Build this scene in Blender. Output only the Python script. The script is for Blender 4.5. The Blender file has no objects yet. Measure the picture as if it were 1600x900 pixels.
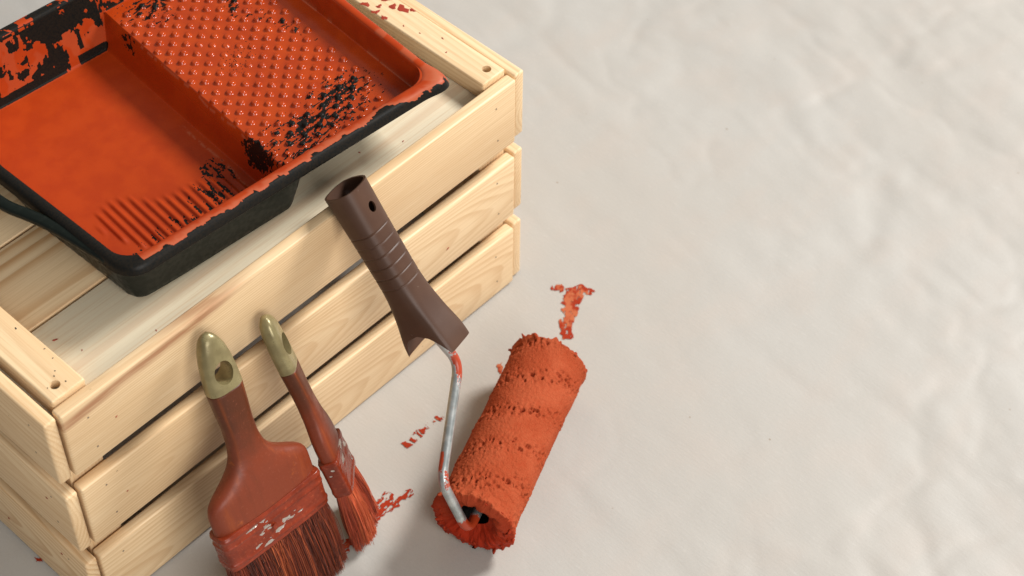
import bpy, bmesh, math, random
import numpy as np
from mathutils import Vector, Matrix

random.seed(7)
scn = bpy.context.scene
col = scn.collection

# ------------------------------------------------------------------ camera
CAM_POS = np.array([-0.3413, -0.7028, 1.2369])
YAW, PITCH, ROLL, FPX = 0.8307, -0.8739, 0.0132, 3010.7
fw = np.array([math.cos(PITCH)*math.sin(YAW), math.cos(PITCH)*math.cos(YAW), math.sin(PITCH)])
r0 = np.array([math.cos(YAW), -math.sin(YAW), 0.0])
u0 = np.cross(r0, fw)
rt = math.cos(ROLL)*r0 + math.sin(ROLL)*u0
up = -math.sin(ROLL)*r0 + math.cos(ROLL)*u0
cam_d = bpy.data.cameras.new('camera')
cam = bpy.data.objects.new('camera', cam_d)
col.objects.link(cam)
M = Matrix.Identity(4)
for i in range(3):
    M[i][0], M[i][1], M[i][2], M[i][3] = rt[i], up[i], -fw[i], CAM_POS[i]
cam.matrix_world = M
cam_d.sensor_width = 36.0
cam_d.lens = FPX/1600*36
cam_d.clip_start, cam_d.clip_end = 0.05, 60
cam_d.dof.use_dof = True
cam_d.dof.focus_distance = 1.36
cam_d.dof.aperture_fstop = 9
scn.camera = cam

# ------------------------------------------------------------------ light
scn.view_settings.view_transform = 'Standard'
scn.view_settings.look = 'None'
scn.view_settings.exposure = -0.12
scn.view_settings.gamma = 1.0
scn.view_settings.use_curve_mapping = False
world = bpy.data.worlds.new('World')
scn.world = world
world.use_nodes = True
bg = world.node_tree.nodes['Background']
bg.inputs[0].default_value = (1.0, 0.99, 0.98, 1)
bg.inputs[1].default_value = 0.33
KEY_DIR = Vector((0.83, -0.24, 0.80)).normalized()       # towards the window
ld = bpy.data.lights.new('window_light', 'AREA')
ld.shape = 'RECTANGLE'
ld.size, ld.size_y = 1.7, 1.7
ld.energy = 660
ld.color = (1.0, 0.99, 0.975)
lo = bpy.data.objects.new('window_light', ld)
col.objects.link(lo)
lo.location = Vector((0.4, 0.0, 0.1)) + KEY_DIR*6.5
lo.rotation_euler = KEY_DIR.to_track_quat('Z', 'Y').to_euler()

FILL_DIR = Vector((-0.22, -0.85, 0.52)).normalized()      # towards an unseen fill lamp, added to brighten the crate fronts
ld2 = bpy.data.lights.new('fill_light', 'AREA')
ld2.shape = 'RECTANGLE'
ld2.size, ld2.size_y = 2.6, 2.2
ld2.energy = 165
ld2.color = (1.0, 0.985, 0.965)
lo2 = bpy.data.objects.new('fill_light', ld2)
col.objects.link(lo2)
lo2.location = Vector((0.3, 0.0, 0.1)) + FILL_DIR*5.0
lo2.rotation_euler = FILL_DIR.to_track_quat('Z', 'Y').to_euler()

# ------------------------------------------------------------------ helpers
def ray(px, py):
    return fw + (px-800)/FPX*rt - (py-450)/FPX*up
def floor_at(px, py, z=0.0):
    d = ray(px, py)
    return CAM_POS + d*((z-CAM_POS[2])/d[2])

def _hash(ix, iy, iz, seed):
    h = (ix*374761393 + iy*668265263 + iz*2147483647 + seed*1274126177) & 0xffffffff
    h = ((h ^ (h >> 13))*1274126177) & 0xffffffff
    h = (h ^ (h >> 16))
    h = (h*2246822519) & 0xffffffff
    return ((h ^ (h >> 15)) & 0xffffff)/float(0xffffff)
def vnoise(x, y, z=0.0, seed=0):
    x, y, z = np.broadcast_arrays(np.asarray(x, float), np.asarray(y, float), np.asarray(z, float))
    xi, yi, zi = np.floor(x).astype(np.int64), np.floor(y).astype(np.int64), np.floor(z).astype(np.int64)
    fx, fy, fz = x-xi, y-yi, z-zi
    fx, fy, fz = (f*f*f*(f*(f*6-15)+10) for f in (fx, fy, fz))
    out = 0
    for a in (0, 1):
        for b in (0, 1):
            for c in (0, 1):
                wgt = (fx if a else 1-fx)*(fy if b else 1-fy)*(fz if c else 1-fz)
                out = out + wgt*_hash(xi+a, yi+b, zi+c, seed)
    return out                                                # 0..1
def fbm(x, y, z=0.0, octv=4, seed=0):
    s, amp, tot = 0, 1.0, 0
    for k in range(octv):
        f = 2.03**k
        s = s + amp*vnoise(np.asarray(x)*f+k*17.3, np.asarray(y)*f-k*9.1, np.asarray(z)*f, seed+k)
        tot += amp
        amp *= 0.5
    return s/tot
def sstep(a, b, x):
    t = np.clip((x-a)/(b-a), 0, 1)
    return t*t*(3-2*t)
def worley(x, y, seed=0, perx=None):
    xi, yi = np.floor(x).astype(np.int64), np.floor(y).astype(np.int64)
    f1 = np.full(x.shape, 9.0); cid = np.zeros(x.shape)
    for a in (-1, 0, 1):
        for b in (-1, 0, 1):
            cx, cy = xi+a, yi+b
            hx = cx % perx if perx else cx
            jx, jy = _hash(hx, cy, 0*hx, seed), _hash(hx, cy, 0*hx+1, seed)
            d = np.hypot(cx+jx-x, cy+jy-y)
            m = d < f1
            f1 = np.where(m, d, f1)
            cid = np.where(m, _hash(hx, cy, 0*hx+2, seed), cid)
    return f1, cid

def link(o, parent=None):
    col.objects.link(o)
    if parent is not None:
        o.parent = parent
    return o
def mesh_obj(name, verts, faces, mat, parent=None, smooth=True, attrs=None):
    me = bpy.data.meshes.new(name)
    verts = np.asarray(verts, dtype=np.float32).reshape(-1, 3)
    if isinstance(faces, np.ndarray):
        n, k = faces.shape
        me.vertices.add(len(verts)); me.vertices.foreach_set('co', verts.ravel())
        me.loops.add(n*k); me.loops.foreach_set('vertex_index', faces.astype(np.int32).ravel())
        me.polygons.add(n)
        me.polygons.foreach_set('loop_start', np.arange(0, n*k, k, dtype=np.int32))
        me.update(calc_edges=True)
    else:
        me.from_pydata(verts.tolist(), [], faces)
    if attrs:
        for k, v in attrs.items():
            a = me.attributes.new(k, 'FLOAT', 'POINT')
            a.data.foreach_set('value', np.asarray(v, dtype=np.float32).ravel())
    me.validate()
    if smooth:
        me.polygons.foreach_set('use_smooth', np.ones(len(me.polygons), dtype=bool))
    me.update()
    if mat:
        me.materials.append(mat)
    return link(bpy.data.objects.new(name, me), parent)
def grid_faces(nu, nv, closed_u=False):
    i = np.arange(nu if closed_u else nu-1)
    j = np.arange(nv-1)
    I, J = np.meshgrid(i, j, indexing='ij')
    I2 = (I+1) % nu
    return np.stack([I*nv+J, I2*nv+J, I2*nv+J+1, I*nv+J+1], -1).reshape(-1, 4)
def thing(name, label, cat, loc=(0, 0, 0), group=None, rot=None):
    o = bpy.data.objects.new(name, None)
    o.empty_display_size = 0.02
    col.objects.link(o)
    o.location = loc
    if rot is not None:
        o.rotation_euler = rot
    o['label'] = label; o['category'] = cat
    if group:
        o['group'] = group
    return o
def box_mesh(name, sx, sy, sz, bevel=0.002, seg=3):
    bm = bmesh.new()
    bmesh.ops.create_cube(bm, size=1.0)
    for v in bm.verts:
        v.co = Vector((v.co.x*sx, v.co.y*sy, v.co.z*sz))
    if bevel > 0:
        bmesh.ops.bevel(bm, geom=bm.edges[:], offset=bevel, segments=seg, profile=0.5, affect='EDGES', clamp_overlap=True)
    me = bpy.data.meshes.new(name)
    bm.to_mesh(me); bm.free()
    return me
def shade(o, ang=40):
    me = o.data
    me.polygons.foreach_set('use_smooth', np.ones(len(me.polygons), dtype=bool))
    me.set_sharp_from_angle(angle=math.radians(ang))
def frames(path):
    path = [Vector(p) for p in path]
    T = []
    for i in range(len(path)):
        a, b = path[max(0, i-1)], path[min(len(path)-1, i+1)]
        T.append((b-a).normalized())
    n = T[0].orthogonal().normalized()
    out = []
    for i in range(len(path)):
        n = (n - T[i]*n.dot(T[i])).normalized()
        out.append((path[i], T[i], n, T[i].cross(n)))
    return out
def smooth_path(pts, radii, k=8):
    """polyline with rounded corners"""
    P = [Vector(p) for p in pts]
    out = [P[0]]
    for i in range(1, len(P)-1):
        a, b = (P[i-1]-P[i]), (P[i+1]-P[i])
        r = min(radii, a.length*0.48, b.length*0.48)
        A, B = P[i]+a.normalized()*r, P[i]+b.normalized()*r
        for j in range(k+1):
            t = j/k
            out.append(A*(1-t)**2 + P[i]*2*t*(1-t) + B*t*t)
    out.append(P[-1])
    # resample
    res = [out[0]]
    for q in out[1:]:
        L = (q-res[-1]).length
        if L < 1e-5:
            continue
        n = max(1, int(L/0.0025))
        p0 = res[-1].copy()
        for j in range(1, n+1):
            res.append(p0.lerp(q, j/n))
    return res
def bool_cut(o, cutters):
    """subtract cutter objects and bake the result"""
    for c in cutters:
        m = o.modifiers.new('cut', 'BOOLEAN')
        m.object = c; m.operation = 'DIFFERENCE'; m.solver = 'EXACT'
    bpy.context.view_layer.update()
    dg = bpy.context.evaluated_depsgraph_get()
    me = bpy.data.meshes.new_from_object(o.evaluated_get(dg))
    o.modifiers.clear()
    old = o.data; o.data = me; bpy.data.meshes.remove(old)
    for c in cutters:
        d = c.data; bpy.data.objects.remove(c); bpy.data.meshes.remove(d)
def cyl_obj(name, mat, radius, p0, p1, n=24, parent=None, caps=True):
    p0, p1 = Vector(p0), Vector(p1)
    t = (p1-p0).normalized(); a = t.orthogonal().normalized(); b = t.cross(a)
    vs, fs = [], []
    for p in (p0, p1):
        for i in range(n):
            an = 2*math.pi*i/n
            vs.append(p + a*math.cos(an)*radius + b*math.sin(an)*radius)
    for i in range(n):
        j = (i+1) % n
        fs.append((i, j, n+j, n+i))
    if caps:
        fs.append(tuple(range(n))[::-1]); fs.append(tuple(range(n, 2*n)))
    return mesh_obj(name, [tuple(v) for v in vs], fs, mat, parent, smooth=False)

# ------------------------------------------------------------------ materials
class NT:
    def __init__(self, name):
        self.m = bpy.data.materials.new(name)
        self.m.use_nodes = True
        self.t = self.m.node_tree
        self.b = self.t.nodes['Principled BSDF']
    def n(self, typ, **kw):
        nd = self.t.nodes.new(typ)
        for k, v in kw.items():
            setattr(nd, k, v)
        return nd
    def lk(self, a, b):
        self.t.links.new(a, b)
    def setin(self, sock, v):
        if hasattr(v, 'links'):
            self.lk(v, sock)
        else:
            sock.default_value = v
    def math(self, op, a, b=0.0, c=None, clamp=False):
        nd = self.n('ShaderNodeMath', operation=op, use_clamp=clamp)
        self.setin(nd.inputs[0], a); self.setin(nd.inputs[1], b)
        if c is not None:
            self.setin(nd.inputs[2], c)
        return nd.outputs[0]
    def mix(self, fac, a, b):
        nd = self.n('ShaderNodeMix', data_type='RGBA')
        self.setin(nd.inputs[0], fac); self.setin(nd.inputs[6], a); self.setin(nd.inputs[7], b)
        return nd.outputs[2]
    def remap(self, v, a, b, c=0.0, d=1.0, smooth=True):
        nd = self.n('ShaderNodeMapRange')
        if smooth:
            nd.interpolation_type = 'SMOOTHSTEP'
        self.setin(nd.inputs[0], v)
        for i, q in zip((1, 2, 3, 4), (a, b, c, d)):
            self.setin(nd.inputs[i], q)
        return nd.outputs[0]
    def obj(self):
        return self.n('ShaderNodeTexCoord').outputs['Object']
    def map(self, v, scale=(1, 1, 1), loc=(0, 0, 0), rot=(0, 0, 0)):
        nd = self.n('ShaderNodeMapping')
        self.lk(v, nd.inputs[0])
        self.setin(nd.inputs[1], loc); nd.inputs[2].default_value = rot; nd.inputs[3].default_value = scale
        return nd.outputs[0]
    def noise(self, v, scale, detail=3, rough=0.5, dist=0.0):
        nd = self.n('ShaderNodeTexNoise')
        self.lk(v, nd.inputs['Vector'])
        nd.inputs['Scale'].default_value = scale; nd.inputs['Detail'].default_value = detail
        nd.inputs['Roughness'].default_value = rough; nd.inputs['Distortion'].default_value = dist
        return nd.outputs[0]
    def voronoi(self, v, scale, feature='F1'):
        nd = self.n('ShaderNodeTexVoronoi', feature=feature)
        self.lk(v, nd.inputs['Vector']); nd.inputs['Scale'].default_value = scale
        return nd.outputs[0]
    def attr(self, name, kind='GEOMETRY'):
        nd = self.n('ShaderNodeAttribute', attribute_type=kind, attribute_name=name)
        return nd.outputs['Fac']
    def bump(self, h, strength, dist, normal=None):
        nd = self.n('ShaderNodeBump')
        self.lk(h, nd.inputs['Height'])
        nd.inputs['Strength'].default_value = strength; nd.inputs['Distance'].default_value = dist
        if normal is not None:
            self.lk(normal, nd.inputs['Normal'])
        return nd.outputs[0]
    def out(self, base=None, rough=None, normal=None, **kw):
        if base is not None: self.setin(self.b.inputs['Base Color'], base)
        if rough is not None: self.setin(self.b.inputs['Roughness'], rough)
        if normal is not None: self.lk(normal, self.b.inputs['Normal'])
        for k, v in kw.items():
            self.setin(self.b.inputs[k.replace('_', ' ')], v)
        return self.m
def C(r, g, b): return (r, g, b, 1.0)

def wood_material():
    s = NT('pine_wood')
    o = s.obj()
    sx = s.n('ShaderNodeSeparateXYZ'); 
    seed = s.attr('seed', 'OBJECT'); oy = s.attr('pith_y', 'OBJECT'); oz = s.attr('pith_z', 'OBJECT')
    slope = s.attr('pith_slope', 'OBJECT'); freq = s.attr('ring_freq', 'OBJECT'); con = s.attr('ring_contrast', 'OBJECT')
    pale = s.attr('pale', 'OBJECT')
    shift = s.n('ShaderNodeCombineXYZ')
    s.lk(s.math('MULTIPLY', seed, 3.17), shift.inputs[0]); s.lk(s.math('MULTIPLY', seed, 1.31), shift.inputs[1]); s.lk(seed, shift.inputs[2])
    vadd = s.n('ShaderNodeVectorMath', operation='ADD'); s.lk(o, vadd.inputs[0]); s.lk(shift.outputs[0], vadd.inputs[1])
    P = vadd.outputs[0]
    s.lk(o, sx.inputs[0])
    wob = s.math('SUBTRACT', s.noise(s.map(P, (3.2, 14, 14)), 1.0, 2), 0.5)
    wob2 = s.math('SUBTRACT', s.noise(s.map(P, (9, 60, 60)), 1.0, 2), 0.5)
    yy = s.math('ADD', s.math('ADD', sx.outputs[1], oy), s.math('MULTIPLY', sx.outputs[0], slope))
    zz = s.math('ADD', sx.outputs[2], oz)
    yy = s.math('ADD', yy, s.math('MULTIPLY', wob, 0.022))
    r = s.math('SQRT', s.math('ADD', s.math('MULTIPLY', yy, yy), s.math('MULTIPLY', zz, zz)))
    r = s.math('ADD', r, s.math('MULTIPLY', wob2, 0.0012))
    ph = s.math('FRACT', s.math('MULTIPLY', r, freq))
    late = s.math('MULTIPLY', s.remap(ph, 0.25, 0.86), s.remap(ph, 1.0, 0.9))
    amp = s.remap(s.noise(s.map(P, (2, 30, 30)), 1.0, 2), 0.3, 0.7, 0.45, 1.0)
    late = s.math('MULTIPLY', s.math('MULTIPLY', late, amp), con)
    fib = s.noise(s.map(P, (14, 900, 900)), 1.0, 3, 0.6)
    fib2 = s.noise(s.map(P, (30, 330, 330)), 1.0, 2, 0.6)
    broad = s.noise(s.map(P, (5, 22, 22)), 1.0, 3)
    early = s.mix(s.remap(broad, 0.35, 0.7), C(0.775, 0.570, 0.335), C(0.705, 0.490, 0.270))
    early = s.mix(pale, early, C(0.66, 0.58, 0.42))
    c = s.mix(late, early, C(0.52, 0.285, 0.115))
    c = s.mix(s.remap(fib, 0.42, 0.78, 0.0, 0.42), c, C(0.50, 0.30, 0.14))
    c = s.mix(s.remap(fib2, 0.55, 0.8, 0.0, 0.22), c, C(0.86, 0.70, 0.47))
    # resin streak (one board carries it)
    st = s.attr('streak', 'OBJECT')
    sa = s.math('ADD', sx.outputs[2], s.math('ADD', s.math('MULTIPLY', sx.outputs[0], -0.085), -0.0375))
    sa = s.math('ADD', sa, s.math('MULTIPLY', wob, 0.012))
    sm = s.math('MULTIPLY', s.remap(s.math('ABSOLUTE', sa), 0.0075, 0.0015), s.math('MULTIPLY', s.remap(sx.outputs[0], -0.03, -0.10), s.remap(fib2, 0.25, 0.6, 0.35, 1.0)))
    sm = s.math('MULTIPLY', sm, st)
    c = s.mix(s.math('MULTIPLY', sm, 0.85), c, C(0.33, 0.135, 0.055))
    # pale boards: pinkish heart streak
    ps = s.math('MULTIPLY', s.remap(s.math('ABSOLUTE', s.math('ADD', s.math('ADD', sx.outputs[1], 0.010), s.math('MULTIPLY', wob, 0.012))), 0.006, 0.001), pale)
    c = s.mix(s.math('MULTIPLY', ps, 0.45), c, C(0.50, 0.32, 0.19))
    # little dark flecks
    vo = s.voronoi(s.map(P, (60, 110, 110)), 1.0)
    fl = s.remap(vo, 0.07, 0.035)
    pick = s.remap(s.noise(s.map(P, (31, 31, 31)), 1.0, 1), 0.62, 0.68)
    c = s.mix(s.math('MULTIPLY', s.math('MULTIPLY', fl, pick), 0.7), c, C(0.18, 0.09, 0.045))
    h = s.math('ADD', s.math('MULTIPLY', late, 0.6), s.math('MULTIPLY', fib, 0.8))
    nrm = s.bump(h, 0.25, 0.0005)
    rough = s.remap(fib, 0.2, 0.8, 0.42, 0.6)
    return s.out(c, rough, nrm)

def plastic_black():
    s = NT('black_plastic')
    o = s.obj()
    n = s.noise(o, 260, 3)
    c = s.mix(s.remap(n, 0.55, 0.8), C(0.0045, 0.0070, 0.0050), C(0.008, 0.011, 0.007))
    sc = s.noise(s.map(o, (60, 900, 400)), 1.0, 2)
    c = s.mix(s.remap(sc, 0.72, 0.78, 0, 0.15), c, C(0.05, 0.05, 0.04))
    return s.out(c, s.remap(n, 0.3, 0.7, 0.30, 0.5), s.bump(n, 0.02, 0.0003), Specular_IOR_Level=0.20)
def tray_paint():
    """orange paint over black plastic: where it is rubbed off comes from the mesh"""
    s = NT('tray_paint')
    o = s.obj()
    bare = s.attr('bare'); pale = s.attr('pale'); dry = s.attr('dry')
    n1 = s.noise(o, 700, 3, 0.6); n2 = s.noise(o, 60, 4)
    m = s.remap(s.math('ADD', bare, s.math('MULTIPLY', s.math('SUBTRACT', n1, 0.5), 0.5)), 0.46, 0.54)
    wet = s.mix(s.remap(n2, 0.3, 0.7), C(0.390, 0.045, 0.0035), C(0.330, 0.033, 0.003))
    dryc = s.mix(s.remap(n2, 0.35, 0.65), C(0.370, 0.039, 0.004), C(0.340, 0.033, 0.0035))
    c = s.mix(dry, wet, dryc)
    c = s.mix(pale, c, C(0.42, 0.11, 0.050))
    spk = s.remap(s.voronoi(o, 420), 0.12, 0.05)
    spk = s.math('MULTIPLY', spk, s.remap(s.noise(o, 45, 2), 0.5, 0.62))
    c = s.mix(s.math('MULTIPLY', spk, 0.55), c, C(0.12, 0.012, 0.004))
    grime = s.remap(n1, 0.35, 0.6)
    blk = s.mix(grime, C(0.0050, 0.0055, 0.0050), C(0.012, 0.009, 0.006))
    c = s.mix(m, c, blk)
    ro = s.mix(m, s.mix(dry, (0.20,)*3+(1,), (0.50,)*3+(1,)), (0.42,)*3+(1,))
    h = s.math('ADD', s.math('MULTIPLY', m, -0.6), s.math('MULTIPLY', n2, s.math('SUBTRACT', 0.6, s.math('MULTIPLY', m, 0.6))))
    return s.out(c, ro, s.bump(h, 0.35, 0.0007), Specular_IOR_Level=s.mix(m, s.mix(dry, (0.42,)*3+(1,), (0.16,)*3+(1,)), (0.15,)*3+(1,)))
def brush_paint(name, a, b, rough=0.45, metal=False):
    """dried paint coat; 'bare' shows what is under it"""
    s = NT(name)
    o = s.obj()
    n = s.noise(o, 70, 5, 0.6); n1 = s.noise(o, 420, 3, 0.6)
    c = s.mix(s.remap(n, 0.32, 0.68), a, b)
    c = s.mix(s.remap(n1, 0.56, 0.75, 0, 0.3), c, C(0.50, 0.12, 0.05))
    h = s.math('ADD', n, s.math('MULTIPLY', n1, 0.3))
    if metal:
        bare = s.attr('bare')
        m = s.remap(s.math('ADD', bare, s.math('MULTIPLY', s.math('SUBTRACT', n1, 0.5), 0.35)), 0.46, 0.54)
        c = s.mix(m, c, C(0.62, 0.56, 0.50))
        ro = s.mix(m, (rough,)*3+(1,), (0.28,)*3+(1,))
        return s.out(c, ro, s.bump(s.math('SUBTRACT', n, m), 0.35, 0.0008), Metallic=s.math('MULTIPLY', m, 0.9), Specular_IOR_Level=0.35)
    return s.out(c, s.remap(n1, 0.3, 0.7, rough-0.1, rough+0.1), s.bump(h, 0.3, 0.0008))
def handle_paint():
    """varnished wood stained with old paint: darker brown towards the cap, redder near the ferrule"""
    s = NT('stained_handle')
    o = s.obj()
    sx = s.n('ShaderNodeSeparateXYZ'); s.lk(o, sx.inputs[0])
    n = s.noise(s.map(o, (90, 30, 90)), 1.0, 4, 0.6); n1 = s.noise(o, 500, 3, 0.6)
    z = s.math('ADD', s.attr('along'), s.math('MULTIPLY', s.math('SUBTRACT', n, 0.5), 0.5))
    c = s.mix(s.remap(z, 0.25, 0.85), C(0.180, 0.033, 0.012), C(0.080, 0.019, 0.005))
    c = s.mix(s.remap(n, 0.66, 0.80, 0, 0.6), c, C(0.40, 0.095, 0.015))
    st = s.noise(s.map(o, (240, 240, 26)), 1.0, 4, 0.6)
    c = s.mix(s.remap(st, 0.52, 0.78, 0, 0.25), c, C(0.060, 0.016, 0.005))
    ed = s.math('MULTIPLY', s.attr('edge'), s.remap(st, 0.62, 0.35))
    c = s.mix(s.math('MULTIPLY', ed, 0.35), c, C(0.34, 0.070, 0.012))
    c = s.mix(s.remap(n1, 0.58, 0.75, 0, 0.22), c, C(0.36, 0.11, 0.06))
    return s.out(c, s.remap(n, 0.3, 0.7, 0.32, 0.5), s.bump(s.math('ADD', n, s.math('MULTIPLY', n1, 0.4)), 0.25, 0.0008), Specular_IOR_Level=0.3)
def gold_paint():
    s = NT('gold_paint')
    o = s.obj()
    n = s.noise(o, 90, 4); sp = s.noise(o, 620, 2, 0.6)
    c = s.mix(s.remap(n, 0.35, 0.65), C(0.27, 0.222, 0.105), C(0.20, 0.160, 0.072))
    c = s.mix(s.remap(sp, 0.66, 0.74, 0, 0.7), c, C(0.12, 0.075, 0.03))
    return s.out(c, s.remap(n, 0.3, 0.7, 0.26, 0.38), s.bump(sp, 0.15, 0.0004), Metallic=0.35)
def bristle_mat(name, dark, mid, bright):
    s = NT(name)
    t = s.attr('tone')
    c = s.mix(s.remap(t, 0.0, 0.5, smooth=False), dark, mid)
    c = s.mix(s.remap(t, 0.5, 1.0, smooth=False), c, bright)
    return s.out(c, 0.5)
def brown_plastic():
    s = NT('brown_plastic')
    o = s.obj()
    n = s.noise(o, 900, 2); n2 = s.noise(o, 30, 3)
    c = s.mix(s.remap(n2, 0.35, 0.65), C(0.060, 0.026, 0.014), C(0.073, 0.033, 0.018))
    spk = s.remap(s.noise(o, 330, 2), 0.72, 0.78, 0, 0.35)
    c = s.mix(spk, c, C(0.20, 0.14, 0.11))
    return s.out(c, 0.46, s.bump(n, 0.12, 0.0003), Specular_IOR_Level=0.35)
def wire_mat():
    s = NT('painted_wire')
    o = s.obj()
    bare = s.attr('paint')
    n1 = s.noise(o, 520, 3, 0.65); n2 = s.noise(o, 120, 3)
    m = s.remap(s.math('ADD', bare, s.math('MULTIPLY', s.math('SUBTRACT', n1, 0.5), 0.7)), 0.46, 0.56)
    zinc = s.mix(s.remap(n2, 0.35, 0.65), C(0.50, 0.51, 0.49), C(0.33, 0.35, 0.34))
    zinc = s.mix(s.remap(n1, 0.62, 0.72, 0, 0.6), zinc, C(0.60, 0.42, 0.32))
    c = s.mix(m, zinc, C(0.36, 0.040, 0.010))
    ro = s.mix(m, (0.36,)*3+(1,), (0.35,)*3+(1,))
    return s.out(c, ro, s.bump(s.math('ADD', m, s.math('MULTIPLY', n1, 0.3)), 0.4, 0.0005), Metallic=s.math('MULTIPLY', s.math('SUBTRACT', 1.0, m), 0.75))
def nap_mat():
    s = NT('painted_nap')
    o = s.obj()
    wet = s.attr('wet'); deep = s.attr('tone')
    n = s.noise(o, 900, 3, 0.7); n2 = s.noise(o, 45, 3)
    c = s.mix(s.remap(n2, 0.35, 0.65), C(0.375, 0.078, 0.030), C(0.320, 0.058, 0.020))
    c = s.mix(s.remap(n, 0.58, 0.75, 0, 0.5), c, C(0.48, 0.120, 0.046))
    c = s.mix(s.math('MULTIPLY', deep, 0.42), c, C(0.30, 0.034, 0.010))
    c = s.mix(wet, c, C(0.31, 0.022, 0.006))
    ro = s.mix(wet, (0.85,)*3+(1,), (0.42,)*3+(1,))
    return s.out(c, ro, s.bump(n, 0.7, 0.0009), Specular_IOR_Level=0.08)
def smear_mat():
    s = NT('dried_smear')
    g = s.n('ShaderNodeNewGeometry').outputs['Position']
    t = s.attr('tone'); n = s.noise(g, 500, 3, 0.6)
    c = s.mix(s.remap(s.math('ADD', t, s.math('MULTIPLY', s.math('SUBTRACT', n, 0.5), 0.7)), 0.35, 0.75), C(0.43, 0.115, 0.048), C(0.30, 0.028, 0.008))
    return s.out(c, 0.6, Specular_IOR_Level=0.1)
def paper_mat():
    s = NT('masking_paper')
    g = s.n('ShaderNodeNewGeometry').outputs['Position']
    big = s.noise(g, 3.2, 3); mid = s.noise(s.map(g, (16, 26, 16), rot=(0, 0, 0.6)), 1.0, 3)
    fine = s.noise(g, 900, 3, 0.7); fib = s.noise(s.map(g, (500, 130, 100), rot=(0, 0, 0.5)), 1.0, 2)
    c = s.mix(s.remap(big, 0.35, 0.65), C(0.420, 0.397, 0.360), C(0.405, 0.376, 0.335))
    c = s.mix(s.remap(mid, 0.42, 0.72, 0, 0.42), c, C(0.435, 0.380, 0.330))
    c = s.mix(s.remap(fine, 0.45, 0.75, 0, 0.32), c, C(0.33, 0.305, 0.265))
    c = s.mix(s.remap(fib, 0.6, 0.8, 0, 0.16), c, C(0.56, 0.53, 0.49))
    vo = s.voronoi(g, 62); pick = s.remap(s.noise(g, 23, 1), 0.60, 0.66)
    c = s.mix(s.math('MULTIPLY', s.math('MULTIPLY', s.remap(vo, 0.075, 0.04), pick), 0.75), c, C(0.25, 0.18, 0.12))
    nr = s.bump(s.math('ADD', s.math('MULTIPLY', fine, 0.5), fib), 0.18, 0.0006)
    return s.out(c, s.remap(big, 0.3, 0.7, 0.46, 0.56), nr, Specular_IOR_Level=0.4)
def simple(name, c, rough, metal=0.0):
    s = NT(name)
    n = s.noise(s.obj(), 300, 3)
    cc = s.mix(s.remap(n, 0.3, 0.7), c, C(c[0]*0.75, c[1]*0.75, c[2]*0.75))
    return s.out(cc, rough, s.bump(n, 0.1, 0.0004), Metallic=metal)

WOOD = wood_material(); BLACK = plastic_black(); PAINT = tray_paint()
HANDLE = handle_paint(); GOLD = gold_paint()
FERR = brush_paint('painted_ferrule', C(0.215, 0.028, 0.009), C(0.145, 0.019, 0.006), 0.26, True)
BRIS = bristle_mat('painted_bristles', C(0.055, 0.013, 0.007), C(0.22, 0.036, 0.012), C(0.48, 0.11, 0.032))
BRIS2 = bristle_mat('caked_bristles', C(0.15, 0.020, 0.008), C(0.40, 0.058, 0.02), C(0.56, 0.12, 0.04))
BROWN = brown_plastic(); WIRE = wire_mat(); NAP = nap_mat(); SMEAR = smear_mat(); PAPER = paper_mat()
SCREW = simple('zinc_screw', C(0.30, 0.32, 0.31), 0.4, 0.8)
NAIL = simple('nail_steel', C(0.30, 0.22, 0.15), 0.5, 0.3)
CORE = simple('dark_core', C(0.020, 0.018, 0.016), 0.5)
SPECK = simple('dried_speck', C(0.36, 0.035, 0.012), 0.45)

# ------------------------------------------------------------------ floor
def floor_h(x, y):
    x = np.asarray(x, float); y = np.asarray(y, float)
    c, s = math.cos(-0.12), math.sin(-0.12)
    a, b = c*x+s*y, -s*x+c*y                     # long wrinkles
    wv_ = 0.05*(fbm(x*5, y*5, 0, 2, 13)-0.5)
    h = 0.0060*fbm((a+wv_)*9.5, b*3.0, 0, 3, 11) + 0.0044*fbm((a+wv_)*21+5, b*8, 0, 3, 23) + 0.0012*fbm(x*30, y*30, 0, 3, 31)
    rd = 1-np.abs(2*fbm((a+wv_)*7+3, b*5, 0, 3, 37)-1)
    h = h+0.0013*sstep(0.80, 1.0, rd)+0.0007*sstep(0.80, 1.0, 1-np.abs(2*fbm((a-wv_)*16, b*12+4, 0, 3, 39)-1))
    flat = 1-sstep(0.0, 0.30, np.hypot(np.maximum(np.abs(x-0.22)-0.26, 0), np.maximum(np.abs(y-0.06)-0.26, 0)))
    return -0.80*h*(1-0.72*flat)
def axis_lines(lo, hi, step, far):
    core = np.arange(lo, hi+1e-9, step)
    out = [far]
    g = step
    a, b = [], []
    p, q = lo, hi
    while p > -far:
        g *= 1.35; p -= g; q += g
        a.append(p); b.append(q)
    return np.concatenate([a[::-1], core, b])
gx = axis_lines(-0.35, 1.15, 0.004, 4.0); gy = axis_lines(-0.75, 0.75, 0.004, 4.0)
X, Y = np.meshgrid(gx, gy, indexing='ij')
Z = floor_h(X, Y)
fl = mesh_obj('floor', np.stack([X, Y, Z], -1).reshape(-1, 3), grid_faces(len(gx), len(gy)), PAPER)
fl['kind'] = 'structure'; fl['label'] = 'wrinkled pale grey masking paper covering the floor'

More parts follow.
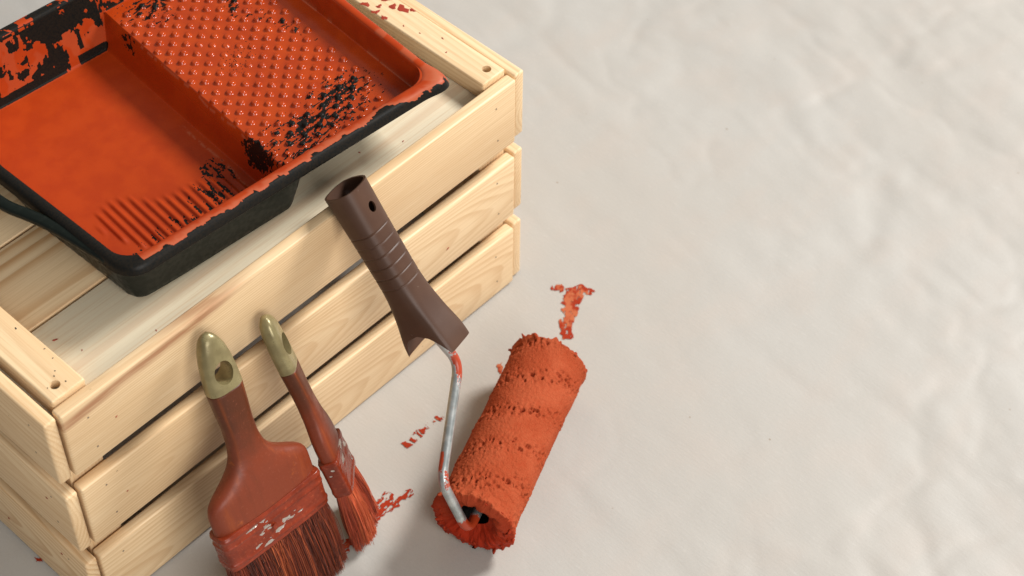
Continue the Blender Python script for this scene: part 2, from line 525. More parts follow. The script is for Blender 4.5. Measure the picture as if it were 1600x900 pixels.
# ------------------------------------------------------------------ crate
L, D, H, SH, SG, ST = 0.430, 0.310, 0.2327, 0.0658, 0.0176, 0.0100
crate = thing('wooden_crate', 'upturned pale pine slatted crate carrying the paint tray', 'crate')
def wood(o, seed, py, pz, slope=0.02, freq=330, con=0.55, pale=0.0, streak=0.0):
    o['seed'] = float(seed); o['pith_y'] = float(py); o['pith_z'] = float(pz); o['pith_slope'] = float(slope)
    o['ring_freq'] = float(freq); o['ring_contrast'] = float(con); o['pale'] = float(pale); o['streak'] = float(streak)
def board(name, sx, sy, sz, loc, rotz=0.0, bevel=0.0018, **kw):
    me = box_mesh(name, sx, sy, sz, bevel)
    me.materials.append(WOOD)
    o = link(bpy.data.objects.new(name, me), crate)
    o.location = loc; o.rotation_euler = (0, 0, rotz)
    shade(o, 50)
    wood(o, **kw)
    return o
def speck(parent, x, y, z, nrm, r, name='paint_speck', mat=None):
    """small flat drop of dried paint; parent local coordinates"""
    n = Vector(nrm); a = n.orthogonal().normalized(); b = n.cross(a)
    k = 9; vs = [Vector((x, y, z))+n*0.0007]; ph = random.random()*6
    st = 1+random.random()*0.8; an0 = random.random()*3
    for i in range(k):
        t = 2*math.pi*i/k
        rr = r*(0.75+0.35*math.sin(2*t+ph)+0.30*math.sin(3*t+2*ph)+0.45*random.random()*(1 if r > 0.0015 else 0.4))
        d = (a*math.cos(t)*st + b*math.sin(t))*rr
        ca, sa = math.cos(an0), math.sin(an0)
        d = a*(d.dot(a)*ca-d.dot(b)*sa)+b*(d.dot(a)*sa+d.dot(b)*ca)
        vs.append(Vector((x, y, z))+d+n*0.0001)
    fs = [(0, 1+i, 1+(i+1) % k) for i in range(k)]
    return mesh_obj(name, [tuple(v) for v in vs], fs, mat or SPECK, parent)
def nail(parent, x, y, z, nrm, r=0.0008):
    n = Vector(nrm)
    p = Vector((x, y, z))
    return cyl_obj('nail', NAIL, r, p-n*0.003, p+n*0.0002, 10, parent)

front_kw = [dict(seed=1.3, py=0.030, pz=0.120, slope=0.03, freq=420, con=0.50, streak=1.0),
            dict(seed=4.1, py=0.030, pz=0.004, slope=0.085, freq=360, con=0.42),
            dict(seed=7.7, py=0.060, pz=0.012, slope=0.06, freq=400, con=0.44)]
for i in range(3):
    zc = H - i*(SH+SG) - SH/2
    o = board('slat', L, ST, SH, (L/2, ST/2, zc), **front_kw[i])
    for sx in (-1, 1):
        for sz in (-0.25, 0.27):
            nail(o, sx*(L/2-0.020+random.uniform(-.002, .002)), -ST/2, sz*SH+random.uniform(-.003, .003), (0, -1, 0))
    for k in range(5):
        if k < 2:
            speck(o, random.uniform(-.19, .19), -ST/2, random.uniform(-.026, .026), (0, -1, 0), random.uniform(.0007, .0013))
    board('slat', L, ST, SH, (L/2, D-ST/2, zc), seed=20+i, py=0.05, pz=0.01)
    e = board('slat', D-0.004, ST, SH, (-0.0018-ST/2, D/2, zc), rotz=-math.pi/2, seed=31.7+2.3*i, py=[0.05, 0.035, 0.022][i], pz=[0.02, -0.012, 0.003][i], slope=[0.03, 0.06, 0.09][i], freq=[300, 290, 260][i], con=[0.45, 0.5, 0.7][i])
    for sz in (-0.22, 0.27):
        nail(e, D/2-0.022+random.uniform(-.003, .003), -ST/2, sz*SH, (0, -1, 0))
    for k in range(2):
        speck(e, random.uniform(0.05, .13), -ST/2, random.uniform(-.024, .024), (0, -1, 0), random.uniform(.0008, .0015))
    board('slat', D-0.006, ST, SH, (L+0.0018+ST/2, D/2, zc), rotz=math.pi/2, seed=51+i, py=0.03, pz=0.015)
# posts the slats are nailed to
for x in (0.0145, L-0.0145):
    for y in (ST+0.0155, D-ST-0.0155):
        board('post', 0.205, 0.028, 0.028, (x, y, 0.1035), bevel=0.001, seed=60+x*9+y*5, py=0.02, pz=0.03).rotation_euler = (0, -math.pi/2, 0)
# bottom planks (the crate stands upside down)
PZ = 0.2200
pk = [dict(seed=2.2, py=0.02, pz=-0.045, slope=0.02, freq=260, con=0.10, pale=0.9),
      dict(seed=9.4, py=0.006, pz=-0.040, slope=0.02, freq=150, con=1.0),
      dict(seed=5.6, py=0.030, pz=-0.035, slope=0.02, freq=210, con=0.6),
      dict(seed=8.8, py=0.01, pz=-0.04, slope=0.02, freq=210, con=0.6)]
ys = [0.0100, 0.0822, 0.1572, 0.2322]; ye = [0.0802, 0.1552, 0.2302, 0.2995]
planks = []
for i in range(4):
    w = ye[i]-ys[i]
    o = board('plank', L-0.004, w, 0.012, (L/2, (ys[i]+ye[i])/2, PZ-0.006), bevel=0.0012, **pk[i])
    planks.append(o)
for x, y in ((-0.172, 0.018), (-0.165, -0.002), (-0.12, -0.025), (0.12, -0.02), (0.165, 0.0), (0.05, -0.027), (0.135, 0.016), (0.09, -0.005)):
    speck(planks[0], x, y, 0.006, (0, 0, 1), random.uniform(.0005, .0011), mat=SPECK if random.random() < 0.6 else CORE)
# end battens with screw holes
for k, (x0, x1) in enumerate(((0.0030, 0.0300), (0.4055, 0.4335-0.0040))):
    bx1 = x1
    b = board('batten', D-2*ST-0.0015, bx1-x0, 0.0165, ((x0+bx1)/2, D/2+0.0004, PZ+0.0003+0.0165/2), rotz=math.pi/2, bevel=0.0014,
              seed=71+3.7*k, py=0.012-0.03*k, pz=-0.03, slope=0.03, freq=260, con=0.55)
    half = (D-2*ST-0.0015)/2
    cuts = []
    holes = [(-half+0.0100, 0.003 if k == 0 else -0.0025), (half-0.0100, 0.0)]
    for hx, hy in holes:
        c = cyl_obj('cutter', None, 0.0036, (hx, hy, -0.002), (hx, hy, 0.03), 28)
        c.matrix_world = b.matrix_basis
        cuts.append(c)
    bool_cut(b, cuts)
    shade(b, 50)
    for hx, hy in holes:
        s_ = cyl_obj('screw', SCREW, 0.0033, (hx, hy, -0.004), (hx, hy, 0.0012), 20, b)
    if k == 0:
        for q in range(8):
            speck(b, random.uniform(-half+0.006, -half+0.07), random.uniform(-.011, .011), 0.00825, (0, 0, 1), random.uniform(.0004, .0008), mat=CORE)
    else:
        for q in range(4):
            speck(b, random.uniform(-half+0.03, -half+0.10), random.uniform(-.011, .011), 0.00825, (0, 0, 1), random.uniform(.0004, .0008))
        for (qx, qy, r) in ((-half+0.103, -0.0065, .0045), (-half+0.110, -0.003, .0028), (-half+0.119, -0.0075, .003), (-half+0.096, -0.0105, .0022), (-half+0.118, 0.004, .002), (-half+0.115, 0.010, .0026), (-half+0.106, 0.0105, .0018), (-half+0.127, 0.0095, .003)):
            speck(b, qx, qy, 0.00825, (0, 0, 1), r, name='paint_splash')

# ------------------------------------------------------------------ paint tray
TH = math.radians(-4.6)
tray = thing('paint_tray', 'black plastic paint tray coated with orange red paint on the crate', 'paint tray', (0.0883, 0.0262, 0.2203), rot=(0, 0, TH))
ZR = 0.0537                                            # rim height over the plank
U1, V1 = 0.2695, 0.2535                                # inner rim edge
U0, V0 = 0.0060, 0.0150
ZF, ZP = 0.0030, 0.0330                                # reservoir floor, platform
def bow(v):
    v = np.asarray(v, float)
    return -0.0122*np.clip((v-0.018)/0.125, 0, 1)**1.05*(1-sstep(0.195, 0.250, v))
def sd_in(u, v, rad=0.016):
    """distance inside the inner rim edge (positive inside)"""
    cu, cv = (U0+U1)/2, (V0+V1)/2
    uu = np.where(u < cu, u-bow(v)*np.clip((cu-u)/(cu-U0), 0, 1.2), u)
    qx, qy = np.abs(uu-cu)-((U1-U0)/2-rad), np.abs(v-cv)-((V1-V0)/2-rad)
    return -(np.hypot(np.maximum(qx, 0), np.maximum(qy, 0))+np.minimum(np.maximum(qx, qy), 0)-rad)
def basin_base(u, v, s0=0.1385, s1=0.1475):
    su = 0.0015*np.sin(v*24)
    platf = sstep(s0+su*0.3, s1+su*0.3, u)     # 0 reservoir, 1 platform
    # rounded front and back shoulders of the step
    zfl = ZF + 0.0016*sstep(0.05, 0.0, u-U0) 
    base = zfl + (ZP-zfl)*platf
    d = sd_in(u, v)
    wid_res = np.where(v > 0.13, 0.0115, 0.0070)
    right = sstep(0.235, 0.262, u)
    wid = (wid_res*(1-platf)+0.0055*platf)*(1-right)+0.0030*right
    t = np.clip(d/wid, -0.2, 1.6)
    # wall with a fillet at its foot
    wall = 1-sstep(-0.25, 1.25, t)
    lin = np.clip(1-t, 0, 1)
    wall = 0.75*lin+0.25*wall
    return base + (ZR-base)*np.where(d < 0, 1.0, wall), d, platf
def lines(segs):
    out = []
    for a, b, st in segs:
        out.append(np.arange(a, b, st))
    return np.concatenate(out+[np.array([segs[-1][1]])])
ul = lines([(-0.008, 0.012, 0.0005), (0.012, 0.137, 0.00075), (0.137, 0.149, 0.0002), (0.149, 0.2625, 0.00042), (0.2625, 0.2715, 0.00013)])
vl = lines([(0.0130, 0.0240, 0.0003), (0.0240, 0.2380, 0.00052), (0.2380, 0.2555, 0.00011)])
U, V = np.meshgrid(ul, vl, indexing='ij')
Zb, Dm, PF = basin_base(U, V)
# studs on the platform: a square lattice turned by 45 degrees
stud = np.zeros_like(U); stud_id = np.zeros_like(U)
du, dv = 0.00697, 0.01393
rng = random.Random(5)
studs = []
for i in range(17):
    uc = 0.1500+i*du
    for j in range(-1, 19):
        vc = 0.2264-16*dv+j*dv+(dv/2 if i % 2 else 0)
        if not (0.024 < vc < 0.240) or uc > 0.2535:
            continue
        if uc > 0.243 and rng.random() < 0.3: continue
        studs.append((uc+rng.uniform(-.0002, .0002), vc+rng.uniform(-.0002, .0002), rng.uniform(0.78, 1.1)))
for uc, vc, hh in studs:
    # paint puddle half drowns some of them
    drown = 1-0.55*float(np.exp(-(((uc-0.185)/0.016)**2+((vc-0.150)/0.03)**2)))
    iu0, iu1 = np.searchsorted(ul, uc-0.005), np.searchsorted(ul, uc+0.005)
    iv0, iv1 = np.searchsorted(vl, vc-0.005), np.searchsorted(vl, vc+0.005)
    rr = np.hypot(U[iu0:iu1, iv0:iv1]-uc, V[iu0:iu1, iv0:iv1]-vc)
    b = 0.0025*hh*drown*((1-sstep(0.0017, 0.0031, rr))*0.88+0.12*(1-sstep(0, 0.0028, rr)))
    stud[iu0:iu1, iv0:iv1] = np.maximum(stud[iu0:iu1, iv0:iv1], b)
Zb = Zb + stud*PF
# ribs on the reservoir floor
rib = np.zeros_like(U)
for k in range(16):
    uc = 0.030+k*0.0066
    v0 = 0.020 if k > 3 else 0.020+(4-k)*0.0135
    v1 = 0.058+0.0035*k if k > 3 else 0.112-0.004*k
    v1 = [0.098, 0.108, 0.110, 0.112, 0.110, 0.106, 0.098, 0.092, 0.090, 0.088, 0.088, 0.087, 0.086, 0.083, 0.078, 0.07][k]
    v0 = [0.086, 0.070, 0.058, 0.022, 0.020, 0.02, 0.02, 0.02, 0.02, 0.02, 0.02, 0.02, 0.02, 0.02, 0.02, 0.02][k]
    prof = 1-sstep(0.0004, 0.0026, np.abs(U-uc))
    ends = sstep(v0-0.004, v0+0.006, V)*(1-sstep(v1-0.010, v1+0.003, V))
    rib = np.maximum(rib, prof*ends*(0.5 if k == 0 else 1.0))
Zb = Zb + 0.0016*rib*(1-PF)
# thick paint is never level
Zb = Zb + 0.0003*(fbm(U*60, V*60, 0, 3, 3)-0.5)*(Dm > 0.004)
# --- where the paint is missing
def blob(uc, vc, ru, rv, rot=0.0):
    c, s = math.cos(rot), math.sin(rot)
    a, b = c*(U-uc)+s*(V-vc), -s*(U-uc)+c*(V-vc)
    return np.exp(-((a/ru)**2+(b/rv)**2))
nst = fbm(U*150+V*60, V*620-U*120, 0.0, 4, 43)
nz = fbm(U*260, V*260, Zb*260, 4, 41); nz2 = fbm(U*700, V*700, Zb*700, 3, 47); nzl = fbm(U*90, V*90, Zb*90, 4, 53)
bare = np.zeros_like(U)
# platform: front right patch, back right patch, back left patch
reg = 1.05*blob(0.226, 0.062, 0.024, 0.013, -0.15)+0.85*blob(0.195, 0.044, 0.035, 0.009, -0.05)+0.70*blob(0.178, 0.055, 0.03, 0.012)
reg = reg+0.95*blob(0.227, 0.205, 0.008, 0.03, -0.3)+0.65*blob(0.185, 0.232, 0.03, 0.012)+0.55*blob(0.238, 0.150, 0.006, 0.03, 0.3)+0.4*blob(0.172, 0.226, 0.014, 0.02)
reg = reg+0.6*blob(0.163, 0.032, 0.02, 0.006)
bare = np.maximum(bare, PF*sstep(0.44, 0.58, np.clip(reg, 0, 1)*0.62+1.5*(nst-0.5)+0.9*(nz2-0.5)-0.02)*(reg > 0.12))
bare = np.maximum(bare, PF*(stud > 0.0009)*np.clip(reg*1.6*(nz+0.2), 0, 1)*0.9)
# small pin holes in the puddle
pin, _ = worley(U*330, V*330, 5)
bare = np.maximum(bare, PF*blob(0.190, 0.140, 0.022, 0.014, 0.5)*(pin < 0.16)*1.2)
# foot of the step and the ribs
bare = np.maximum(bare, blob(0.1455, 0.058, 0.0042, 0.022)*(0.3+1.2*nz)*(nz2+0.35)*1.15)
bare = np.maximum(bare, blob(0.1440, 0.215, 0.003, 0.012)*(nz > 0.5)*0.9)
rr_ = (1-PF)*(V < 0.115)*(V > 0.017)
regr = 0.30*blob(0.085, 0.045, 0.045, 0.025)+0.9*blob(0.112, 0.070, 0.022, 0.010, 0.9)+0.85*blob(0.070, 0.040, 0.03, 0.012, -0.1)+0.8*blob(0.108, 0.040, 0.02, 0.012)+1.2*blob(0.046, 0.026, 0.012, 0.007)+0.75*blob(0.125, 0.036, 0.012, 0.01)
groove = (1-sstep(0.1, 0.5, rib))*0.8+0.35
nsr = fbm(U*520, V*130, 0.0, 4, 59)
bare = np.maximum(bare, rr_*sstep(0.45, 0.58, np.clip(regr, 0, 1)*0.42+1.35*(nsr-0.5)+0.7*(nz2-0.5)+0.30*(1-sstep(0.1, 0.5, rib))-0.02)*(regr > 0.10))
# back wall: big rubbed patches
bw = sstep(0.2395, 0.2415, V)*(1-PF)
hgt = (Zb-ZF)/(ZR-ZF)
bwn = fbm(U*70, Zb*75, 3.1, 4, 61); bwn2 = fbm(U*300, Zb*170, 1.7, 4, 67)
bwm = sstep(0.44, 0.52, bwn*0.62+bwn2*0.38+0.26*(hgt-0.60)+0.06*np.cos((U-0.10)*70))
low = (hgt < 0.14)*(fbm(U*55, 0*U, 2.0, 3, 71) > 0.42)
drip = 0
for uc, w, h0, h1 in ((0.046, 0.0020, 0.05, 0.34), (0.104, 0.0022, 0.08, 0.42), (0.089, 0.003, 0.05, 0.30), (0.121, 0.0018, 0.22, 0.55), (0.070, 0.0025, 0.02, 0.12)):
    drip = np.maximum(drip, (np.abs(U-uc+0.003*(bwn2-0.5)) < w*(0.6+0.8*bwn2))*(hgt > h0)*(hgt < h1))
bare = np.maximum(bare, bw*np.maximum(np.maximum(bwm, low*0.9), drip))
bwp = sstep(0.2460, 0.2490, V)*PF
bare = np.maximum(bare, bwp*sstep(0.50, 0.6, bwn2*0.6+bwn*0.4))
# speckled margin by the left edge
pale = np.zeros_like(U)
line_n = fbm(V*160, 0*V, 1.0, 3, 77)
edge = np.exp(-(((U-0.1462-0.0012*(vnoise(V*60, 0*V, 0, 5)-0.5))/0.00036)**2))*(V > 0.05)*(V < 0.20)*(line_n > 0.47)
pale = np.maximum(pale, edge*0.8)
foot = np.exp(-(((U-0.1325-0.003*(vnoise(V*90, 0*V, 0, 9)-0.5))/0.0011)**2))*(V > 0.045)*(V < 0.14)*(nz2+nz > 0.98)
pale = np.maximum(pale, foot*0.75)
rl = np.exp(-(((U-0.2662)/0.0006)**2))*(fbm(V*120, 0*V, 2, 3, 79) > 0.42)*(Dm > 0)
pale = np.maximum(pale, rl*0.6)
dry = np.clip((1-PF)*0.75+sstep(0.012, 0.0, Dm)*0.6, 0, 1)
pale = np.maximum(pale, 0.6*bw*sstep(0.06, 0.0, np.abs(bwm-0.5))*0.0+0.20*bw*sstep(0.5, 0.62, fbm(U*80, Zb*60, 9.0, 3, 83)))
# ---
ids = np.arange(U.size).reshape(U.shape)
F = grid_faces(*U.shape)
keep = (Dm.ravel()[F] > -0.0022).all(1)
F = F[keep]
used = np.unique(F); re_ = -np.ones(U.size, int); re_[used] = np.arange(len(used))
VV = np.stack([U, V, np.minimum(Zb, ZR+0.0) - 0.0004], -1).reshape(-1, 3)
basin = mesh_obj('basin', VV[used], re_[F], PAINT, tray, True, dict(bare=bare.ravel()[used], pale=pale.ravel()[used], dry=dry.ravel()[used]))
# outer shell: the same form, offset outwards
us = lines([(-0.009, 0.02, 0.001), (0.02, 0.130, 0.004), (0.130, 0.155, 0.0012), (0.155, 0.258, 0.005), (0.258, 0.2745, 0.0006)])
vs_ = lines([(0.010, 0.026, 0.0008), (0.026, 0.236, 0.004), (0.236, 0.2585, 0.0012)])
Us, Vs = np.meshgrid(us, vs_, indexing='ij')
Zs, Ds, _ = basin_base(Us, Vs, 0.1395, 0.1560)
dzu = np.gradient(Zs, us, axis=0); dzv = np.gradient(Zs, vs_, axis=1)
nn = np.stack([-dzu, -dzv, np.ones_like(Zs)], -1); nn /= np.linalg.norm(nn, axis=-1, keepdims=True)
Ps = np.stack([Us, Vs, Zs], -1)-nn*0.0026
Ps[..., 2] = np.maximum(Ps[..., 2], 0.0003)
Fs = grid_faces(*Us.shape)
Fs = Fs[(Ds.ravel()[Fs] > -0.004).all(1)][:, ::-1]
us2 = np.unique(Fs); r2 = -np.ones(Us.size, int); r2[us2] = np.arange(len(us2))
shell = mesh_obj('shell', Ps.reshape(-1, 3)[us2], r2[Fs], BLACK, tray)
# rim: profile swept round the inner edge
def rim_path(n=900):
    rad = 0.016
    pts = []
    segs = [((U0+rad, V0+rad), math.pi, 1.5*math.pi), ((U1-rad*0.8, V0+rad*0.8), 1.5*math.pi, 2*math.pi), ((U1-rad, V1-rad), 0, .5*math.pi), ((U0+rad, V1-rad), .5*math.pi, math.pi)]
    for k, (c, a0, a1) in enumerate(segs):
        r = rad*0.8 if k == 1 else rad
        for i in range(9):
            a = a0+(a1-a0)*i/8
            pts.append((c[0]+r*math.cos(a), c[1]+r*math.sin(a)))
    pts.append(pts[0])
    P = np.array(pts)
    s = np.concatenate([[0], np.cumsum(np.linalg.norm(np.diff(P, axis=0), axis=1))])
    t = np.linspace(0, s[-1], n, endpoint=False)
    P = np.stack([np.interp(t, s, P[:, 0]), np.interp(t, s, P[:, 1])], -1)
    lw = np.clip((0.139-P[:, 0])/(0.139-U0), 0, 1)
    P[:, 0] += bow(P[:, 1])*lw
    return P
RP = rim_path()
tan = np.roll(RP, -3, 0)-np.roll(RP, 3, 0); tan /= np.linalg.norm(tan, axis=1, keepdims=True)
nor = np.stack([tan[:, 1], -tan[:, 0]], -1)
rp_w = np.ones(len(RP))
# width of the flat: front 13 mm, right 8.5 mm, left 9, back 11
fx = np.clip(nor, -1, 1)
wf = 0.0120*np.maximum(-fx[:, 1], 0)**2+0.0085*np.maximum(fx[:, 0], 0)**2+0.0085*np.maximum(-fx[:, 0], 0)**2+0.0105*np.maximum(fx[:, 1], 0)**2
corner = (np.abs(fx[:, 0]*fx[:, 1])*2)
wf = wf+0.0052*corner*((RP[:, 0] > 0.2) & (RP[:, 1] < 0.05))
prof = [(-0.0006, -0.0040), (-0.0002, -0.0012), (0.06, 0.0), (0.18, 0.0006), (0.36, 0.0009), (0.54, 0.0008), (0.70, 0.0004), (0.82, -0.0006), (0.91, -0.0022), (0.96, -0.0036), (0.99, -0.0052), (1.03, -0.0064), (1.00, -0.0070), (0.90, -0.0064), (0.85, -0.0036)]
npf = len(prof)
ns_ = np.sign(nor)*np.abs(nor)**0.35                    # outer corners stay squarer than the inner ones
rv = np.zeros((len(RP), npf, 3)); rbare = np.zeros((len(RP), npf)); rpale = np.zeros_like(rbare); rdry = np.zeros_like(rbare)
for j, (a, z) in enumerate(prof):
    off = a*wf if a > 0.01 else np.full(len(RP), a)
    rv[:, j, 0] = RP[:, 0]+ns_[:, 0]*off; rv[:, j, 1] = RP[:, 1]+ns_[:, 1]*off; rv[:, j, 2] = ZR+z
    u_, v_ = rv[:, j, 0], rv[:, j, 1]
    e = 0.5+0.75*(fbm(u_*150, v_*150, 0.0, 5, 91)-0.5)
    front = np.maximum(-fx[:, 1], 0); right = np.maximum(fx[:, 0], 0); left = np.maximum(-fx[:, 0], 0); back = np.maximum(fx[:, 1], 0)
    lim = 0.66+0.75*(e-0.5)
    lim = lim-0.35*np.exp(-((u_-0.225)/0.012)**2)*front-0.10*np.exp(-((u_-0.17)/0.02)**2)*front+0.25*np.exp(-((u_-0.25)/0.02)**2)*front
    fb = sstep(lim-0.05, lim+0.05, a)
    rb = sstep(1.15, 1.25, a+0.3*(e-0.5))
    lb = np.full_like(u_, 1.0)
    if a < 0.05: lb = np.full_like(u_, 0.35)
    bb = sstep(0.50, 0.56, fbm(u_*120, v_*120, 0.5, 4, 97)+0.12)
    tot = front**2+right**2+left**2+back**2+1e-9
    rbare[:, j] = (fb*front**2+rb*right**2+lb*left**2+bb*back**2)/tot
    rbare[:, j] = np.where((u_ < 0.016) & (v_ < 0.03) & (a > 0.05), 1.0, rbare[:, j])
    rpale[:, j] = 0 if a < 0.05 else np.clip(sstep(0.3, 0.0, np.abs(lim-a-0.10))*0.7*front+0.45*sstep(0.5, 0.6, fbm(u_*70, v_*70, 4, 3, 101))*((corner > 0.1) | (right > 0.5))*(v_ < 0.09)*(u_ > 0.2), 0, 0.9)
    rdry[:, j] = 0.9
rim = mesh_obj('rim', rv.reshape(-1, 3), grid_faces(len(RP), npf, True), PAINT, tray, True, dict(bare=rbare.ravel(), pale=rpale.ravel(), dry=rdry.ravel()))
# pouring ear on the left rim, and the curled lip at the near right corner
def flat_bar(name, path, w, t, mat, parent, taper=None):
    fr = frames(path)
    vs, n = [], 10
    for i, (p, T, a, b) in enumerate(fr):
        side = Vector((T.y, -T.x, 0)).normalized()
        k = taper[i] if taper else 1.0
        for q in range(n):
            an = 2*math.pi*q/n
            ex = abs(math.cos(an))**0.6*math.copysign(1, math.cos(an)); ey = abs(math.sin(an))**0.6*math.copysign(1, math.sin(an))
            vs.append(tuple(p+side*ex*w*0.5*k+Vector((0, 0, 1))*ey*t*0.5))
    F_ = grid_faces(len(fr), n)
    fs = F_.tolist()
    for i in range(len(fr)-1):
        fs.append((i*n+n-1, (i+1)*n+n-1, (i+1)*n, i*n))
    fs.append(tuple(range(n))); fs.append(tuple(range((len(fr)-1)*n, len(fr)*n))[::-1])
    return mesh_obj(name, vs, fs, mat, parent)
ep = smooth_path([(0.0005, 0.028, ZR-0.0046), (-0.0050, 0.055, ZR-0.0044), (-0.0105, 0.078, ZR-0.0042), (-0.0162, 0.0955, ZR-0.0040), (-0.0238, 0.112, ZR-0.0036), (-0.0285, 0.150, ZR-0.0030), (-0.0275, 0.178, ZR-0.0030), (-0.0180, 0.200, ZR-0.0030), (-0.006, 0.226, ZR-0.0030)], 0.02)
flat_bar('grip_loop', ep, 0.0085, 0.0060, BLACK, tray)

# ------------------------------------------------------------------ brushes
def loft(rings, mat, name, parent, attrs=None, cap=True):
    rings = np.asarray(rings)                             # (m, n, 3)
    m, n, _ = rings.shape
    I = np.arange(m-1); J = np.arange(n)
    A, B = np.meshgrid(I, J, indexing='ij'); B2 = (B+1) % n
    F_ = np.stack([A*n+B, A*n+B2, (A+1)*n+B2, (A+1)*n+B], -1).reshape(-1, 4)
    fs = F_.tolist()
    if cap:
        fs.append(list(range(n))[::-1]); fs.append(list(range((m-1)*n, m*n)))
    return mesh_obj(name, rings.reshape(-1, 3), fs, mat, parent, True, attrs)
def rrect(hw, ht, n=48, p=2.6):
    """superellipse cross-section"""
    t = np.linspace(0, 2*math.pi, n, endpoint=False)
    c, s = np.cos(t), np.sin(t)
    return np.stack([hw*np.sign(c)*np.abs(c)**(2/p), ht*np.sign(s)*np.abs(s)**(2/p)], -1)
def frame_of(o, bottom, tip, wdir, nsign_vec):
    """object axes: x = width, y = normal towards nsign_vec, z = up the handle"""
    B, T = Vector(bottom), Vector(tip)
    a = (T-B).normalized()
    w = Vector(wdir); w = (w-a*w.dot(a)).normalized()
    n = a.cross(w)
    if n.dot(Vector(nsign_vec)) < 0:
        w = -w; n = -n
    m = Matrix.Identity(4)
    for i in range(3):
        m[i][0], m[i][1], m[i][2], m[i][3] = w[i], n[i], a[i], B[i]
    o.matrix_world = m
    return m, (T-B).length
def section_handle(name, parent, mat, stations, p=2.4, n=64, hole=None):
    z = np.array([s[0] for s in stations]); hw = np.array([s[1] for s in stations]); ht = np.array([s[2] for s in stations])
    zz = np.linspace(z[0], z[-1], 90)
    # smooth interpolation
    def cub(y):
        from_ = np.interp(-zz, -z, y)
        k = np.ones(7)/7
        pad = np.concatenate([[from_[0]]*3, from_, [from_[-1]]*3])
        sm = np.convolve(pad, k, 'valid')
        sm[0], sm[-1] = from_[0], from_[-1]
        return sm
    HW, HT = cub(hw), cub(ht)
    rings = []
    for q in range(len(zz)):
        rr = rrect(HW[q], HT[q], n, p)
        rings.append(np.column_stack([rr, np.full(n, zz[q])]))
    rings = np.array(rings)
    al = np.repeat((zz-zz[-1])/(zz[0]-zz[-1]), n)
    tt = np.linspace(0, 2*math.pi, n, endpoint=False)
    ed = np.exp(-((np.abs(np.cos(tt))-np.abs(np.sin(tt)))/0.16)**2)
    o = loft(rings, mat, name, parent, dict(along=al, edge=np.tile(ed, len(zz))))
    return o

def bristle_bunch(name, parent, mat, count, hw, ht, z0, length, Mw, seed, spread=1.12, tone_fn=None, rad=0.00032, curl=0.003, clumps=26, shift=(0, 0, 0)):
    rg = np.random.RandomState(seed)
    Minv = Mw.inverted()
    vs, fs, tn = [], [], []
    cl = rg.uniform(-1, 1, (clumps, 2)); clv = rg.normal(0, 1, (clumps, 3))
    segs = 5; k = 3
    zax = np.array(Minv.to_3x3() @ Vector((0, 0, 1)))       # world up in local axes
    org = np.array(Mw.translation)
    Mn = np.array(Mw)
    for i in range(count):
        x, y = rg.uniform(-1, 1, 2)
        if abs(x)**3+abs(y)**3 > 1.15:
            continue
        ci = int(np.argmin((cl[:, 0]-x)**2*6+(cl[:, 1]-y)**2)); cc, cv = cl[ci], clv[ci]
        toward = 0.45*(cc[0]-x)
        ln = length*(1+rg.normal(0, 0.025)+0.018*cv[2])
        tone = tone_fn(x, y, rg, cv)
        base = np.array([x*hw, y*ht, z0+0.002])
        tipx = (x*spread+toward*0.30+0.02*cv[0])*hw+rg.normal(0, 0.0006)
        tipy = (y*spread*1.12+0.06*cv[1])*ht+rg.normal(0, 0.0006)
        bend = rg.normal(0, curl*0.35, 2)
        pts = []
        for s in range(segs+1):
            t = s/segs
            pts.append([base[0]+(tipx-base[0])*t**1.3+bend[0]*math.sin(t*3.14), base[1]+(tipy-base[1])*t**1.3+bend[1]*math.sin(t*3.14), base[2]-ln*t])
        pts = np.array(pts)
        wp = (Mn[:3, :3] @ pts.T).T+Mn[:3, 3]
        wp = wp+np.array(shift)[None]*(np.linspace(0, 1, segs+1)**1.6)[:, None]
        low = 0.0006+rg.uniform(0, 0.0014)
        wp[:, 2] = np.maximum(wp[:, 2], low+0.0006*np.arange(segs, -1, -1))
        lp = (np.array(Minv)[:3, :3] @ wp.T).T+np.array(Minv)[:3, 3]
        b0 = len(vs)
        ph = rg.uniform(0, 6)
        for s in range(segs+1):
            r_ = rad*(1.0-0.55*(s/segs)**2)*(0.8+0.4*rg.rand() if s == 0 else 1)
            for q in range(k):
                an = ph+2*math.pi*q/k
                vs.append((lp[s][0]+math.cos(an)*r_, lp[s][1]+math.sin(an)*r_, lp[s][2])); tn.append(tone if s > 0 else tone*0.9)
        for s in range(segs):
            for q in range(k):
                q2 = (q+1) % k
                fs.append((b0+s*k+q, b0+s*k+q2, b0+(s+1)*k+q2, b0+(s+1)*k+q))
    o = mesh_obj(name, np.array(vs), np.array(fs), mat, parent, True, dict(tone=np.clip(tn, 0, 1)))
    o['kind'] = 'stuff'
    return o

